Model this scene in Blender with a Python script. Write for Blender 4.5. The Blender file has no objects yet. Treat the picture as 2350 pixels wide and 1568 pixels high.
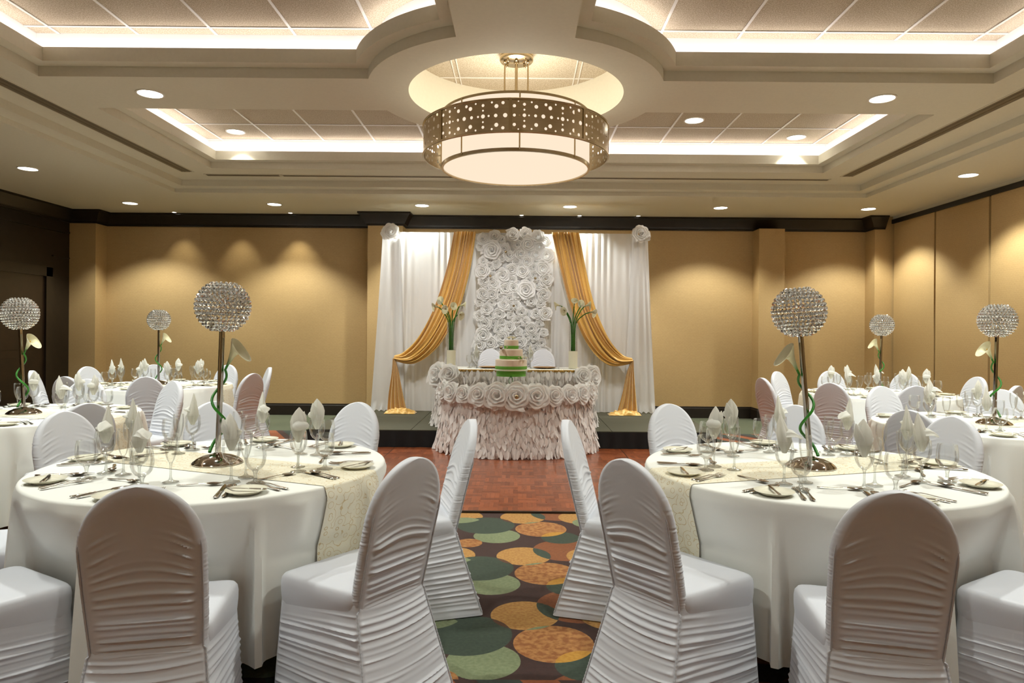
import bpy, bmesh, math, random
import numpy as np
from mathutils import Vector, Matrix, noise
from mathutils.geometry import tessellate_polygon
PI = math.pi
S = bpy.context.scene
COL = S.collection
EYE = 1.385

# ------------------------------------------------------------------ materials
def lin(c):
    return tuple(((v / 255) / 12.92 if v / 255 <= 0.04045 else ((v / 255 + 0.055) / 1.055) ** 2.4) for v in c)

class NT:
    def __init__(self, name):
        self.m = bpy.data.materials.new(name); self.m.use_nodes = True
        self.t = self.m.node_tree; self.t.nodes.clear()
        self.out = self.n('ShaderNodeOutputMaterial')
    def n(self, typ, **kw):
        x = self.t.nodes.new(typ)
        for k, v in kw.items(): setattr(x, k, v)
        return x
    def l(self, a, b): self.t.links.new(a, b)
    def put(self, sock, v):
        if isinstance(v, bpy.types.NodeSocket): self.l(v, sock)
        else: sock.default_value = v
    def math(self, op, a, b=0.0, c=0.0):
        x = self.n('ShaderNodeMath', operation=op)
        for i, v in enumerate((a, b, c)): self.put(x.inputs[i], v)
        return x.outputs[0]
    def mix(self, f, a, b):
        x = self.n('ShaderNodeMix', data_type='RGBA')
        self.put(x.inputs[0], f)
        for i, v in ((6, a), (7, b)):
            if isinstance(v, tuple): v = (*v[:3], 1.0)
            self.put(x.inputs[i], v)
        return x.outputs[2]
    def obj(self): return self.n('ShaderNodeTexCoord').outputs['Object']
    def xyz(self, v=None):
        x = self.n('ShaderNodeSeparateXYZ'); self.l(v if v is not None else self.obj(), x.inputs[0]); return x.outputs
    def noise(self, scale, detail=3, vec=None, rough=.5):
        x = self.n('ShaderNodeTexNoise'); x.inputs['Scale'].default_value = scale
        x.inputs['Detail'].default_value = detail; x.inputs['Roughness'].default_value = rough
        self.l(vec if vec is not None else self.obj(), x.inputs['Vector']); return x.outputs['Fac']
    def mapping(self, scale=(1, 1, 1), rot=(0, 0, 0), vec=None):
        x = self.n('ShaderNodeMapping'); x.inputs['Scale'].default_value = scale; x.inputs['Rotation'].default_value = rot
        self.l(vec if vec is not None else self.obj(), x.inputs['Vector']); return x.outputs[0]
    def ramp(self, f, a, b, lo=0.0, hi=1.0):
        x = self.n('ShaderNodeMapRange'); self.put(x.inputs[0], f)
        for i, v in ((1, lo), (2, hi), (3, a), (4, b)): x.inputs[i].default_value = v
        return x.outputs[0]
    def bsdf(self, color, rough=.5, metal=0.0, bump=None, bstr=.3, bdist=.002, **kw):
        p = self.n('ShaderNodeBsdfPrincipled')
        self.put(p.inputs['Base Color'], (*color[:3], 1) if isinstance(color, tuple) else color)
        self.put(p.inputs['Roughness'], rough); p.inputs['Metallic'].default_value = metal
        for k, v in kw.items(): self.put(p.inputs[k.replace('_', ' ')], v)
        if bump is not None:
            b = self.n('ShaderNodeBump'); b.inputs['Strength'].default_value = bstr; b.inputs['Distance'].default_value = bdist
            self.l(bump, b.inputs['Height']); self.l(b.outputs[0], p.inputs['Normal'])
        return p.outputs[0]
    def mixs(self, f, a, b):
        x = self.n('ShaderNodeMixShader'); self.put(x.inputs[0], f); self.l(a, x.inputs[1]); self.l(b, x.inputs[2]); return x.outputs[0]
    def done(self, sh): self.l(sh, self.out.inputs['Surface']); return self.m

M = {}
def simple(key, rgb, rough=.5, metal=0.0, nscale=None, bstr=.2, var=.06, **kw):
    n = NT(key); c = lin(rgb)
    if nscale:
        f = n.noise(nscale, 3)
        col = n.mix(n.ramp(f, 0, 1, .3, .7), tuple(v * (1 - var) for v in c), tuple(min(1, v * (1 + var)) for v in c))
        M[key] = n.done(n.bsdf(col, rough, metal, bump=f, bstr=bstr, **kw))
    else:
        M[key] = n.done(n.bsdf(c, rough, metal, **kw))
    return M[key]

def cloth_mat(key, rgb, trans=.0, nscale=600, rough=.85, bstr=.12, sheen=.0):
    n = NT(key); c = lin(rgb); f = n.noise(nscale, 2)
    a = n.bsdf(n.mix(f, tuple(v * .96 for v in c), c), rough, bump=f, bstr=bstr, bdist=.001, Sheen_Weight=sheen)
    if trans:
        t = n.n('ShaderNodeBsdfTranslucent'); t.inputs[0].default_value = (*c, 1)
        a = n.mixs(trans, a, t.outputs[0])
    M[key] = n.done(a); return M[key]

def emis(key, rgb, strength):
    n = NT(key); e = n.n('ShaderNodeEmission'); e.inputs[0].default_value = (*rgb, 1); e.inputs[1].default_value = strength
    M[key] = n.done(e.outputs[0]); return M[key]

simple('ceiling_paint', (220, 213, 192), .8, nscale=40, bstr=.03, var=.02)
simple('cove_paint', (244, 240, 236), .85)
simple('dark_wood', (32, 23, 14), .38, nscale=9, var=.25, bstr=.05)
simple('espresso_door', (33, 20, 10), .34, nscale=6, var=.3, bstr=.03)
simple('black_track', (22, 19, 14), .5)
simple('black_skirt', (14, 14, 16), .8, nscale=300)
simple('slot_dark', (112, 98, 74), .6, nscale=120, bstr=.2)
simple('white_metal', (232, 228, 218), .4)
simple('plastic_ivory', (226, 216, 190), .4)
simple('steel', (205, 200, 192), .13, 1.0)
simple('chrome', (190, 184, 176), .06, 1.0)
simple('nickel', (188, 170, 138), .22, 1.0)
simple('nickel_dark', (186, 168, 134), .25, 1.0)
simple('dark_wire', (120, 112, 98), .2, 1.0)
simple('porcelain', (238, 234, 214), .18)
simple('cake_icing', (253, 238, 218), .55, nscale=60, bstr=.05, var=.02)
simple('green_ribbon', (112, 190, 66), .4, nscale=400, bstr=.15)
simple('green_stem', (40, 122, 22), .4, nscale=30, var=.3, bstr=.05)
simple('spadix_yellow', (214, 170, 60), .6)
simple('brown_berry', (110, 80, 60), .6)
simple('cream_wrap', (240, 234, 210), .7, nscale=500, bstr=.3)
simple('gold_plate', (214, 158, 62), .3, .85)
simple('gold_bead', (222, 176, 84), .3, .8, nscale=200, bstr=.3)
cloth_mat('table_linen', (243, 243, 236), .0, 700)
cloth_mat('chair_cover', (243, 245, 252), .18, 900, rough=.46, bstr=.04, sheen=.0)
cloth_mat('chair_cushion', (150, 138, 112), .0, 300)
cloth_mat('napkin_linen', (253, 252, 246), .45, 800)
cloth_mat('sheer_white', (240, 240, 240), .35, 500)
n = NT('rose_organza'); tl = n.n('ShaderNodeBsdfTranslucent'); tl.inputs[0].default_value = (.97, .96, .94, 1)
M['rose_organza'] = n.done(n.mixs(.3, n.bsdf((.97, .96, .94), .8), tl.outputs[0]))
cloth_mat('petal_fabric', (252, 247, 244), .25, 700)
cloth_mat('cushion_seam', (205, 207, 214), .0, 900)

n = NT('gold_satin'); f = n.noise(60, 2)
M['gold_satin'] = n.done(n.bsdf(n.mix(f, lin((212, 164, 78)), lin((236, 190, 104))), .34, .10, Sheen_Weight=.4, Anisotropic=.4))

# lily bloom: cream, green only where the bloom grows out of the stem
n = NT('lily_bloom'); g = n.xyz()
M['lily_bloom'] = n.done(n.mixs(.42, n.bsdf(n.mix(n.ramp(g[2], 1, 0, .0, .042), lin((255, 249, 205)), lin((70, 140, 40))), .45),
                               (lambda t: t.outputs[0])(n.n('ShaderNodeBsdfTranslucent'))))

# wallpaper: tan with a small woven lozenge figure
def wallpaper(key, axis):
    n = NT(key); x, y, z = n.xyz()
    u = x if axis == 'x' else y
    cv = n.n('ShaderNodeCombineXYZ'); n.l(u, cv.inputs[0]); n.l(z, cv.inputs[1])
    br = n.n('ShaderNodeTexBrick'); n.l(cv.outputs[0], br.inputs['Vector']); br.inputs['Scale'].default_value = 1
    br.inputs['Brick Width'].default_value = .052; br.inputs['Row Height'].default_value = .026; br.inputs['Mortar Size'].default_value = .006
    br.inputs['Mortar Smooth'].default_value = 1.0
    fine = n.noise(1, 3, n.mapping((38, 38, 160)), .6); big = n.noise(1, 2, n.mapping((14, 14, 52)))
    c = n.mix(n.ramp(br.outputs['Fac'], .0, .55), lin((188, 157, 107)), lin((197, 166, 116)))
    c = n.mix(n.math('MULTIPLY', n.ramp(big, 0, 1, .42, .62), .55), c, lin((194, 162, 112)))
    c = n.mix(n.math('MULTIPLY', n.ramp(fine, 0, 1, .35, .7), .4), c, lin((170, 138, 90)))
    M[key] = n.done(n.bsdf(c, .62, bump=fine, bstr=.12, bdist=.001))
wallpaper('wallpaper_back', 'x'); wallpaper('wallpaper_side', 'y')

# acoustic tile
n = NT('acoustic_tile'); f = n.noise(110, 4, rough=.75); v = n.n('ShaderNodeTexVoronoi'); v.inputs['Scale'].default_value = 170; n.l(n.obj(), v.inputs['Vector'])
c = n.mix(n.ramp(f, 0, 1, .42, .6), lin((176, 160, 132)), lin((216, 204, 182)))
c = n.mix(n.ramp(v.outputs['Distance'], .35, 0, .1, .35), c, lin((150, 132, 104)))
M['acoustic_tile'] = n.done(n.bsdf(c, .95, bump=f, bstr=.4, bdist=.003))

# patterned carpet: overlapping discs on brown, repeating
n = NT('carpet'); x, y, z = n.xyz()
nz = n.noise(60, 3); nz2 = n.noise(9, 3); wob = n.math('MULTIPLY', n.math('SUBTRACT', n.noise(90, 2), .5), .006)
xw = n.math('ADD', x, wob); yw = n.math('ADD', y, wob)
WX, WY = .905, .88
def circ(cx, cy, r):
    o = []
    for s_, c_, w_ in ((xw, cx, WX), (yw, cy, WY)):
        a = n.math('FRACT', n.math('MULTIPLY_ADD', s_, 1 / w_, .5 - c_ / w_))
        a = n.math('MULTIPLY', n.math('SUBTRACT', a, .5), w_); o.append(n.math('MULTIPLY', a, a))
    return n.math('LESS_THAN', n.math('ADD', *o), r * r)
D = circ(-.225, 3.99, .205); L = circ(-.14, 3.74, .158); G = circ(.04, 4.21, .168); T = circ(.165, 3.91, .18)
K = circ(.29, 3.71, .13); O = circ(.31, 4.33, .21); Sm = circ(-.32, 4.46, .09); G2 = circ(.475, 4.21, .17); L2 = circ(.52, 4.07, .12)
speck = n.ramp(nz, 0, 1, .35, .7)
def two(a, b, k=speck): return n.mix(k, tuple(v * .75 for v in lin(a)), tuple(v * .75 for v in lin(b)))
brown = two((56, 27, 19), (70, 36, 26)); dgreen = two((52, 66, 52), (66, 82, 64)); lgreen = two((128, 140, 100), (148, 158, 118))
gold = two((186, 128, 58), (214, 164, 88)); tan = two((164, 98, 44), (200, 140, 76), n.ramp(n.noise(34, 3), 0, 1, .4, .6))
orange = two((136, 74, 32), (158, 90, 42)); yellow = two((206, 144, 44), (222, 166, 64)); dbrown = two((92, 54, 28), (108, 64, 34))
c = brown
c = n.mix(O, c, orange); c = n.mix(L, c, lgreen); c = n.mix(L2, c, lgreen); c = n.mix(G2, c, gold); c = n.mix(K, c, dgreen); c = n.mix(T, c, tan)
c = n.mix(G, c, gold); c = n.mix(D, c, dgreen); c = n.mix(Sm, c, tan)
AND = lambda a, b: n.math('MULTIPLY', a, b)
c = n.mix(AND(T, K), c, yellow); c = n.mix(AND(G, T), c, lgreen); c = n.mix(AND(G, O), c, dgreen); c = n.mix(AND(D, T), c, dbrown)
c = n.mix(AND(D, G), c, dbrown); c = n.mix(AND(Sm, O), c, dbrown); c = n.mix(AND(G2, L2), c, lgreen)
# border of slanted blocks round the field, plain green beyond it
bx = n.math('ADD', n.math('MULTIPLY', x, 1 / .42), n.math('MULTIPLY', y, 1.25))
blk = n.math('FRACT', bx); bcol = n.mix(n.math('LESS_THAN', blk, .42), two((150, 78, 36), (170, 94, 46)), two((44, 56, 48), (58, 70, 58)))
bcol = n.mix(n.math('GREATER_THAN', blk, .78), bcol, brown)
inb = n.math('MAXIMUM', n.math('LESS_THAN', y, 2.708), n.math('GREATER_THAN', y, 8.6)); c = n.mix(inb, c, bcol)
c = n.mix(n.math('GREATER_THAN', y, 9.42), c, two((84, 92, 66), (104, 110, 82)))
M['carpet'] = n.done(n.bsdf(c, .95, bump=n.noise(500, 2), bstr=.5, bdist=.004, Sheen_Weight=.1))

simple('stage_carpet', (80, 77, 60), .95, nscale=260, bstr=.5, var=.14)

# finger-block parquet
n = NT('parquet'); x, y, z = n.xyz(); BS = .152
ix = n.math('FLOOR', n.math('DIVIDE', x, BS)); iy = n.math('FLOOR', n.math('DIVIDE', y, BS))
par = n.math('GREATER_THAN', n.math('FRACT', n.math('MULTIPLY', n.math('ADD', ix, iy), .5)), .25)
u = n.math('ADD', n.math('MULTIPLY', par, x), n.math('MULTIPLY', n.math('SUBTRACT', 1, par), y))
st = n.math('DIVIDE', u, BS / 4); si = n.math('FLOOR', st); sf = n.math('FRACT', st)
cv = n.n('ShaderNodeCombineXYZ'); n.l(n.math('ADD', ix, n.math('MULTIPLY', si, .37)), cv.inputs[0]); n.l(iy, cv.inputs[1]); n.l(n.math('MULTIPLY', si, 1.3), cv.inputs[2])
wn = n.n('ShaderNodeTexWhiteNoise'); wn.noise_dimensions = '3D'; n.l(cv.outputs[0], wn.inputs['Vector'])
grain = n.noise(1, 3, n.mapping((30, 30, 30)))
c = n.mix(wn.outputs['Value'], lin((112, 54, 28)), lin((170, 92, 52)))
c = n.mix(n.math('MULTIPLY', grain, .5), c, lin((120, 62, 33)))
edge = n.math('LESS_THAN', n.math('MINIMUM', sf, n.math('SUBTRACT', 1, sf)), .045)
c = n.mix(n.math('MULTIPLY', edge, .5), c, lin((70, 30, 14)))
M['parquet'] = n.done(n.bsdf(c, n.ramp(grain, .24, .36), Coat_Weight=.25, Coat_Roughness=.12))

# gold-embroidered organza runner
n = NT('runner_organza'); o = n.obj()
v1 = n.n('ShaderNodeTexVoronoi'); v1.feature = 'F1'; v1.inputs['Scale'].default_value = 24; n.l(o, v1.inputs['Vector'])
ring = n.math('ABSOLUTE', n.math('SUBTRACT', n.math('FRACT', n.math('ADD', n.math('MULTIPLY', v1.outputs['Distance'], 2.6), n.math('MULTIPLY', n.noise(9, 1), 1.6))), .5))
ln = n.math('LESS_THAN', ring, .06)
fl = n.math('GREATER_THAN', n.noise(420, 1), .66)
c = n.mix(n.math('MULTIPLY', ln, .8), lin((240, 234, 212)), lin((206, 178, 120)))
c = n.mix(n.math('MULTIPLY', fl, .6), c, lin((250, 236, 190)))
M['runner_organza'] = n.done(n.bsdf(c, .5, 0, bump=n.noise(300, 2), bstr=.25))

# thin clear glass
def glassy(key, tint, fmul, rough=.02, add=0.0, cap=.6):
    n = NT(key); t = n.n('ShaderNodeBsdfTransparent'); t.inputs[0].default_value = (*tint, 1)
    g = n.n('ShaderNodeBsdfGlossy'); g.inputs['Roughness'].default_value = rough; g.inputs[0].default_value = (.95, .95, .95, 1)
    lw = n.n('ShaderNodeFresnel'); lw.inputs['IOR'].default_value = 1.45
    f = n.math('MINIMUM', n.math('ADD', n.math('MULTIPLY', lw.outputs[0], fmul), add), cap)
    M[key] = n.done(n.mixs(f, t.outputs[0], g.outputs[0])); return M[key]
glassy('clear_glass', (.972, .978, .972), 1.25, cap=.5)
glassy('stem_glass', (.92, .93, .92), 1.4, .03, .08, cap=.6)
glassy('vase_glass', (.98, .985, .98), .9, cap=.35)
# faceted crystal beads
n = NT('crystal'); t = n.n('ShaderNodeBsdfTransparent'); t.inputs[0].default_value = (.9, .89, .86, 1)
g = n.n('ShaderNodeBsdfGlossy'); g.inputs['Roughness'].default_value = .03; g.inputs[0].default_value = (1, .99, .97, 1)
d0 = n.n('ShaderNodeBsdfTranslucent'); d0.inputs[0].default_value = (.98, .97, .93, 1); d1 = n.n('ShaderNodeBsdfDiffuse'); d1.inputs[0].default_value = (.98, .97, .93, 1)
class D_: outputs = [n.mixs(.5, d0.outputs[0], d1.outputs[0])]
d = D_
fr = n.n('ShaderNodeFresnel'); fr.inputs['IOR'].default_value = 1.6
M['crystal'] = n.done(n.mixs(n.math('MINIMUM', n.math('MULTIPLY_ADD', fr.outputs[0], 1.4, .12), .9), n.mixs(.74, t.outputs[0], d.outputs[0]), g.outputs[0]))

# perforated metal band: round holes punched through
n = NT('perforated_metal'); x, y, z = n.xyz()
ang = n.math('ARCTAN2', y, x); BR = .79; PW = 2 * PI * BR / 8
uu = n.math('MULTIPLY', n.math('FRACT', n.math('MULTIPLY_ADD', ang, 8 / (2 * PI), .06)), PW)
av = n.math('ABSOLUTE', z)
HOLES = [(.03, 0, .011), (.07, 0, .006), (.105, 0, .013), (.14, 0, .006), (.19, 0, .011), (.25, 0, .015), (.315, 0, .012), (.37, 0, .008), (.41, 0, .015), (.455, 0, .008), (.51, 0, .013), (.582, 0, .016),
         (.03, .07, .012), (.06, .104, .005), (.105, .082, .011), (.105, .042, .007), (.16, .1, .007), (.195, .068, .014), (.27, .09, .011), (.305, .068, .015), (.35, .1, .007), (.41, .082, .011), (.41, .043, .007), (.48, .1, .008), (.515, .07, .015), (.565, .094, .012)]
mx = None
for (hu, hv, hr) in HOLES:
    du = n.math('SUBTRACT', uu, hu); dv = n.math('SUBTRACT', av, hv)
    q = n.math('LESS_THAN', n.math('ADD', n.math('MULTIPLY', du, du), n.math('MULTIPLY', dv, dv)), hr * hr)
    mx = q if mx is None else n.math('MAXIMUM', mx, q)
tr = n.n('ShaderNodeBsdfTransparent')
br = n.bsdf(n.mix(n.noise(1, 2, n.mapping((3, 3, 260))), lin((178, 162, 130)), lin((216, 200, 168))), .24, 1.0, Anisotropic=.6)
M['perforated_metal'] = n.done(n.mixs(mx, br, tr.outputs[0]))

emis('lamp_lens', (1, .97, .88), 9.0)
emis('spot_lens', (1, .93, .8), 5.0)
emis('cove_strip', (1.0, .95, .965), 7.6)
emis('drum_shade', (1.0, .82, .62), .485)

for k in ('lamp_lens', 'spot_lens'): M[k].cycles.emission_sampling = 'NONE'
# ------------------------------------------------------------------ mesh helpers
class MB:
    def __init__(s): s.v = []; s.f = []
    def add(s, vs, fs):
        b = len(s.v); s.v.extend(tuple(p) for p in vs); s.f.extend(tuple(i + b for i in q) for q in fs); return s
    def box(s, x0, x1, y0, y1, z0, z1):
        return s.add([(x0, y0, z0), (x1, y0, z0), (x1, y1, z0), (x0, y1, z0), (x0, y0, z1), (x1, y0, z1), (x1, y1, z1), (x0, y1, z1)],
                     [(0, 3, 2, 1), (4, 5, 6, 7), (0, 1, 5, 4), (1, 2, 6, 5), (2, 3, 7, 6), (3, 0, 4, 7)])
    def loops(s, L, closed=True, cap0=False, cap1=False, wrap=False):
        n = len(L[0]); vs = [p for l in L for p in l]; fs = []
        m = len(L)
        for i in range(m if wrap else m - 1):
            j2 = (i + 1) % m
            for j in range(n if closed else n - 1):
                k = (j + 1) % n
                fs.append((i * n + j, i * n + k, j2 * n + k, j2 * n + j))
        if cap0: fs.append(tuple(range(n - 1, -1, -1)))
        if cap1: fs.append(tuple((m - 1) * n + j for j in range(n)))
        return s.add(vs, fs)
    def lathe(s, prof, seg=32, c=(0, 0, 0), cap0=False, cap1=False):
        L = [[(c[0] + r * math.cos(2 * PI * k / seg), c[1] + r * math.sin(2 * PI * k / seg), c[2] + z) for k in range(seg)] for r, z in prof]
        return s.loops(L, True, cap0, cap1)
    def tube(s, pts, rad, seg=8, cap=True):
        pts = [Vector(p) for p in pts]; n = len(pts); L = []
        up = Vector((0, 0, 1)); t0 = (pts[1] - pts[0]).normalized()
        nrm = t0.orthogonal().normalized()
        for i, p in enumerate(pts):
            t = (pts[min(i + 1, n - 1)] - pts[max(i - 1, 0)]).normalized()
            nrm = (nrm - t * nrm.dot(t)).normalized(); b = t.cross(nrm)
            r = rad[i] if isinstance(rad, (list, tuple)) else rad
            L.append([p + (nrm * math.cos(2 * PI * k / seg) + b * math.sin(2 * PI * k / seg)) * r for k in range(seg)])
        return s.loops(L, True, cap, cap)
    def grid(s, fn, nu, nv, wrapu=False):
        L = [[fn(i / (nu if wrapu else nu - 1), j / (nv - 1)) for i in range(nu)] for j in range(nv)]
        return s.loops(L, wrapu)
    def mesh(s, name, mat, smooth=True):
        me = bpy.data.meshes.new(name); me.from_pydata([tuple(p) for p in s.v], [], s.f); me.update()
        if mat: me.materials.append(M[mat])
        if smooth:
            me.polygons.foreach_set('use_smooth', [True] * len(me.polygons)); me.set_sharp_from_angle(angle=math.radians(52))
        return me
    def build(s, name, mat, parent=None, smooth=True, loc=None, fix=False):
        me = s.mesh(name, mat, smooth)
        if fix: fixn(me)
        return link(name, me, parent, loc)

def fixn(me):
    bm = bmesh.new(); bm.from_mesh(me); bmesh.ops.recalc_face_normals(bm, faces=bm.faces); bm.to_mesh(me); bm.free()
def sharp(me, deg=35):
    me.polygons.foreach_set('use_smooth', [True] * len(me.polygons))
    me.set_sharp_from_angle(angle=math.radians(deg))
def link(name, data, parent=None, loc=None, rot=None):
    o = bpy.data.objects.new(name, data); COL.objects.link(o)
    if parent is not None: o.parent = parent
    if loc is not None: o.location = loc
    if rot is not None: o.rotation_euler = rot
    return o
def tag(o, label, cat, group=None, kind=None):
    o['label'] = label; o['category'] = cat
    if group: o['group'] = group
    if kind: o['kind'] = kind
    return o
def struct(o, label=None):
    o['kind'] = 'structure'
    if label: o['label'] = label
    return o
def thing(name, label, cat, loc=(0, 0, 0), rz=0.0, group=None):
    o = link(name, None, None, loc, (0, 0, rz)); o.empty_display_size = .05
    return tag(o, label, cat, group)
def sm(a, b, x):
    if a == b: return 1.0 if x >= b else 0.0
    t = max(0.0, min(1.0, (x - a) / (b - a))); return t * t * (3 - 2 * t)
def lerp(a, b, t): return a + (b - a) * t
def interp(xs, ys, x):
    return float(np.interp(x, xs, ys))
def sweep(path, prof, closed=False, side=1):
    """profile (offset to the right of travel, z) swept along a plan path with mitred corners"""
    n = len(path); P = [Vector(p) for p in path]; L = []
    def nrm(a, b):
        d = (b - a).normalized(); return Vector((d.y, -d.x)) * side
    for i in range(n):
        if closed or 0 < i < n - 1:
            n1 = nrm(P[i - 1], P[i]); n2 = nrm(P[i], P[(i + 1) % n]); m = (n1 + n2) / (1 + n1.dot(n2))
        elif i == 0: m = nrm(P[0], P[1])
        else: m = nrm(P[-2], P[-1])
        L.append([(P[i].x + m.x * o, P[i].y + m.y * o, z) for o, z in prof])
    mb = MB(); mb.loops(L, False, not closed, not closed, wrap=closed)
    return mb
def poly_plate(loops, z):
    """flat polygon with holes"""
    vs = [Vector((p[0], p[1], 0)) for l in loops for p in l]
    tri = tessellate_polygon([[Vector((p[0], p[1], 0)) for p in l] for l in loops])
    return MB().add([(v.x, v.y, z) for v in vs], [tuple(t) for t in tri])
def prism(poly, z0, z1):
    n = len(poly); mb = MB(); mb.add([(p[0], p[1], z0) for p in poly] + [(p[0], p[1], z1) for p in poly],
        [tuple(range(n - 1, -1, -1)), tuple(range(n, 2 * n))] + [(i, (i + 1) % n, n + (i + 1) % n, n + i) for i in range(n)]); return mb

# ------------------------------------------------------------------ camera
F_PX = 1560.0
cd = bpy.data.cameras.new('camera'); cam = link('camera', cd, None, (0, 0, EYE))
cd.sensor_width = 36; cd.lens = 36 * F_PX / 2350; cd.shift_x = -(1191 - 1175) / 2350; cd.shift_y = -(784 - 763) / 2350
cd.clip_start = .05
cam.matrix_world = Matrix.Translation((0, 0, EYE)) @ Matrix.Rotation(PI / 2, 4, 'X') @ Matrix.Rotation(math.radians(.45), 4, 'Z')
S.camera = cam
_c, _s = math.cos(math.radians(.45)), math.sin(math.radians(.45))
def project(X, Y, Z):
    if Y < .05: return (-9999, -9999)
    x, y = X / Y * F_PX, -(Z - EYE) / Y * F_PX
    return (1191 + x * _c - y * _s, 763 + x * _s + y * _c)
def in_frame(X, Y, Z, m=40):
    p = project(X, Y, Z); return -m < p[0] < 2350 + m and -m < p[1] < 1568 + m

# ------------------------------------------------------------------ room shell
XL, XR, YB, YF = -7.2, 5.97, 11.17, -2.6
Z0, Z1, Z2, Z3, Z4 = 3.28, 3.417, 3.50, 3.61, 3.79
CX0, CY0 = -.04, 5.86          # middle of the tray, under the drum pendant

struct(MB().box(XL - .4, XR + .4, YF - .3, YB + .3, -.12, 0).build('floor', 'carpet', None, False), 'brown carpet with overlapping gold, tan and green discs')
df = MB().box(-2.72, 2.62, 5.22, 8.6, .001, .014)
struct(df.build('floor_dance_parquet', 'parquet', None, False), 'red-brown parquet dance floor')
tr = MB()
tr.box(-2.745, 2.645, 5.195, 5.22, .001, .0145); tr.box(-2.745, -2.72, 5.22, 8.6, .001, .0145); tr.box(2.62, 2.645, 5.22, 8.6, .001, .0145)
tr.box(-1.464, -1.456, 5.22, 8.6, .0141, .0146); tr.box(1.206, 1.214, 5.22, 8.6, .0141, .0146)
struct(tr.build('trim_1', 'dark_wood', None, False))

bw = [(XL, 10.87), (-6.78, 10.87), (-6.78, YB), (-2.43, YB), (-2.43, 10.87), (-1.87, 10.87), (-1.87, YB), (5.68, YB), (5.68, 10.87), (XR + .3, 10.87)]
struct(prism([(p[0], p[1]) for p in bw] + [(XR + .3, YB + .3), (XL, YB + .3)], 0, 3.5).build('wall_back', 'wallpaper_back', None, False), 'back wall in tan figured wallpaper')
struct(MB().box(3.83, 4.24, 10.87, YB, 0, 3.075).build('wall_back_pilaster', 'wallpaper_back', None, False))
wl = MB().box(XL - .2, XL, YF, YB, 0, 3.5)
struct(wl.build('wall_left', 'dark_wood', None, False), 'dark espresso wood wall')
struct(MB().box(XL - .2, XR + .3, YF - .2, YF, 0, 3.5).build('wall_front', 'wallpaper_back', None, False))
# folding partition on the right: panels with dark seams between them
struct(MB().box(XR + .04, XR + .3, YF, 10.87, 0, 3.5).build('wall_right_core', 'black_track', None, False))
pan = MB(); yy = 10.86
edges = [10.86] + [9.77 - 1.137 * k for k in range(12)]
for a, b in zip(edges[:-1], edges[1:]):
    if b > YF: pan.box(XR, XR + .06, b + .02, a - .02, .02, 3.17)
struct(pan.build('wall_right', 'wallpaper_side', None, False), 'folding partition wall of tan panels')
struct(MB().box(XR - .03, XR + .05, YF, 10.86, 3.165, 3.23).build('trim_2', 'black_track', None, False), 'dark track over the partition')
struct(MB().box(XR - .01, XR + .05, YF, 10.86, 3.23, 3.29).build('trim_3', 'ceiling_paint', None, False))

crown = [(0, 3.075), (.018, 3.075), (.02, 3.098), (.034, 3.102), (.036, 3.112), (.05, 3.135), (.072, 3.172), (.098, 3.212), (.122, 3.24), (.128, 3.25), (.14, 3.252), (.14, 3.279), (0, 3.279)]
cp = [(XL, YF), (XL, 10.87), (-6.78, 10.87), (-6.78, YB), (-2.43, YB), (-2.43, 10.87), (-1.87, 10.87), (-1.87, YB), (5.68, YB), (5.68, 10.87), (5.84, 10.87)]
cr = sweep(cp, crown).build('trim_crown', 'dark_wood', None, False); sharp(cr.data, 40); struct(cr, 'dark wood crown moulding')
base = [(0, .19), (.012, .19), (.014, .165), (.02, .16), (.022, 0), (0, 0)]
bp = [(XL, YF), (XL, 10.87), (-6.78, 10.87), (-6.78, YB), (-2.43, YB), (-2.43, 10.87), (-1.87, 10.87), (-1.87, YB), (3.83, YB), (3.83, 10.87), (4.24, 10.87), (4.24, YB), (5.68, YB), (5.68, 10.87), (XR, 10.87)]
struct(sweep(bp, base).build('baseboard_back', 'dark_wood', None, False), 'dark wood baseboard')
# double door in the left wall
d = MB(); d.box(XL, XL + .05, 10.28, 10.42, 0, 2.32); d.box(XL, XL + .05, 7.3, 7.44, 0, 2.32); d.box(XL, XL + .05, 7.3, 10.42, 2.18, 2.32); d.box(XL, XL + .055, 7.3, 10.42, 2.32, 2.34)
d.box(XL, XL + .03, 10.46, 10.84, 2.5, 2.52); d.box(XL, XL + .03, YF, 10.84, 2.9, 2.93)
fr = struct(d.build('door_1', 'dark_wood', None, False), 'dark double door and its casing')
for a, b in ((7.44, 8.855), (8.865, 10.28)):
    q = MB(); q.box(XL, XL + .02, a, b, .01, 2.18)
    for (z0, z1) in ((.2, .95), (1.08, 2.02)):
        q.box(XL + .02, XL + .028, a + .16, b - .16, z0, z1)
    q.build('door_leaf', 'espresso_door', fr, False)

# --- tiered ceiling
TX0, TX1, TY0, TY1 = -4.76, 4.78, .25, 9.38
rect = lambda e: [(TX0 + e, TY0 + e), (TX1 - e, TY0 + e), (TX1 - e, TY1 - e), (TX0 + e, TY1 - e)]
outer = [(XL, YF), (XR + .3, YF), (XR + .3, YB + .3), (XL, YB + .3)]
c = poly_plate([outer, rect(0)], Z0)
for (e0, z0, e1, z1) in ((0, Z0, 0, 3.335), (0, 3.335, .18, 3.335), (.18, 3.335, .18, Z1)):
    c.loops([[(p[0], p[1], z0) for p in rect(e0)], [(p[0], p[1], z1) for p in rect(e1)]])
struct(c.build('ceiling', 'ceiling_paint', None, False), 'cream tiered ceiling')

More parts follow.
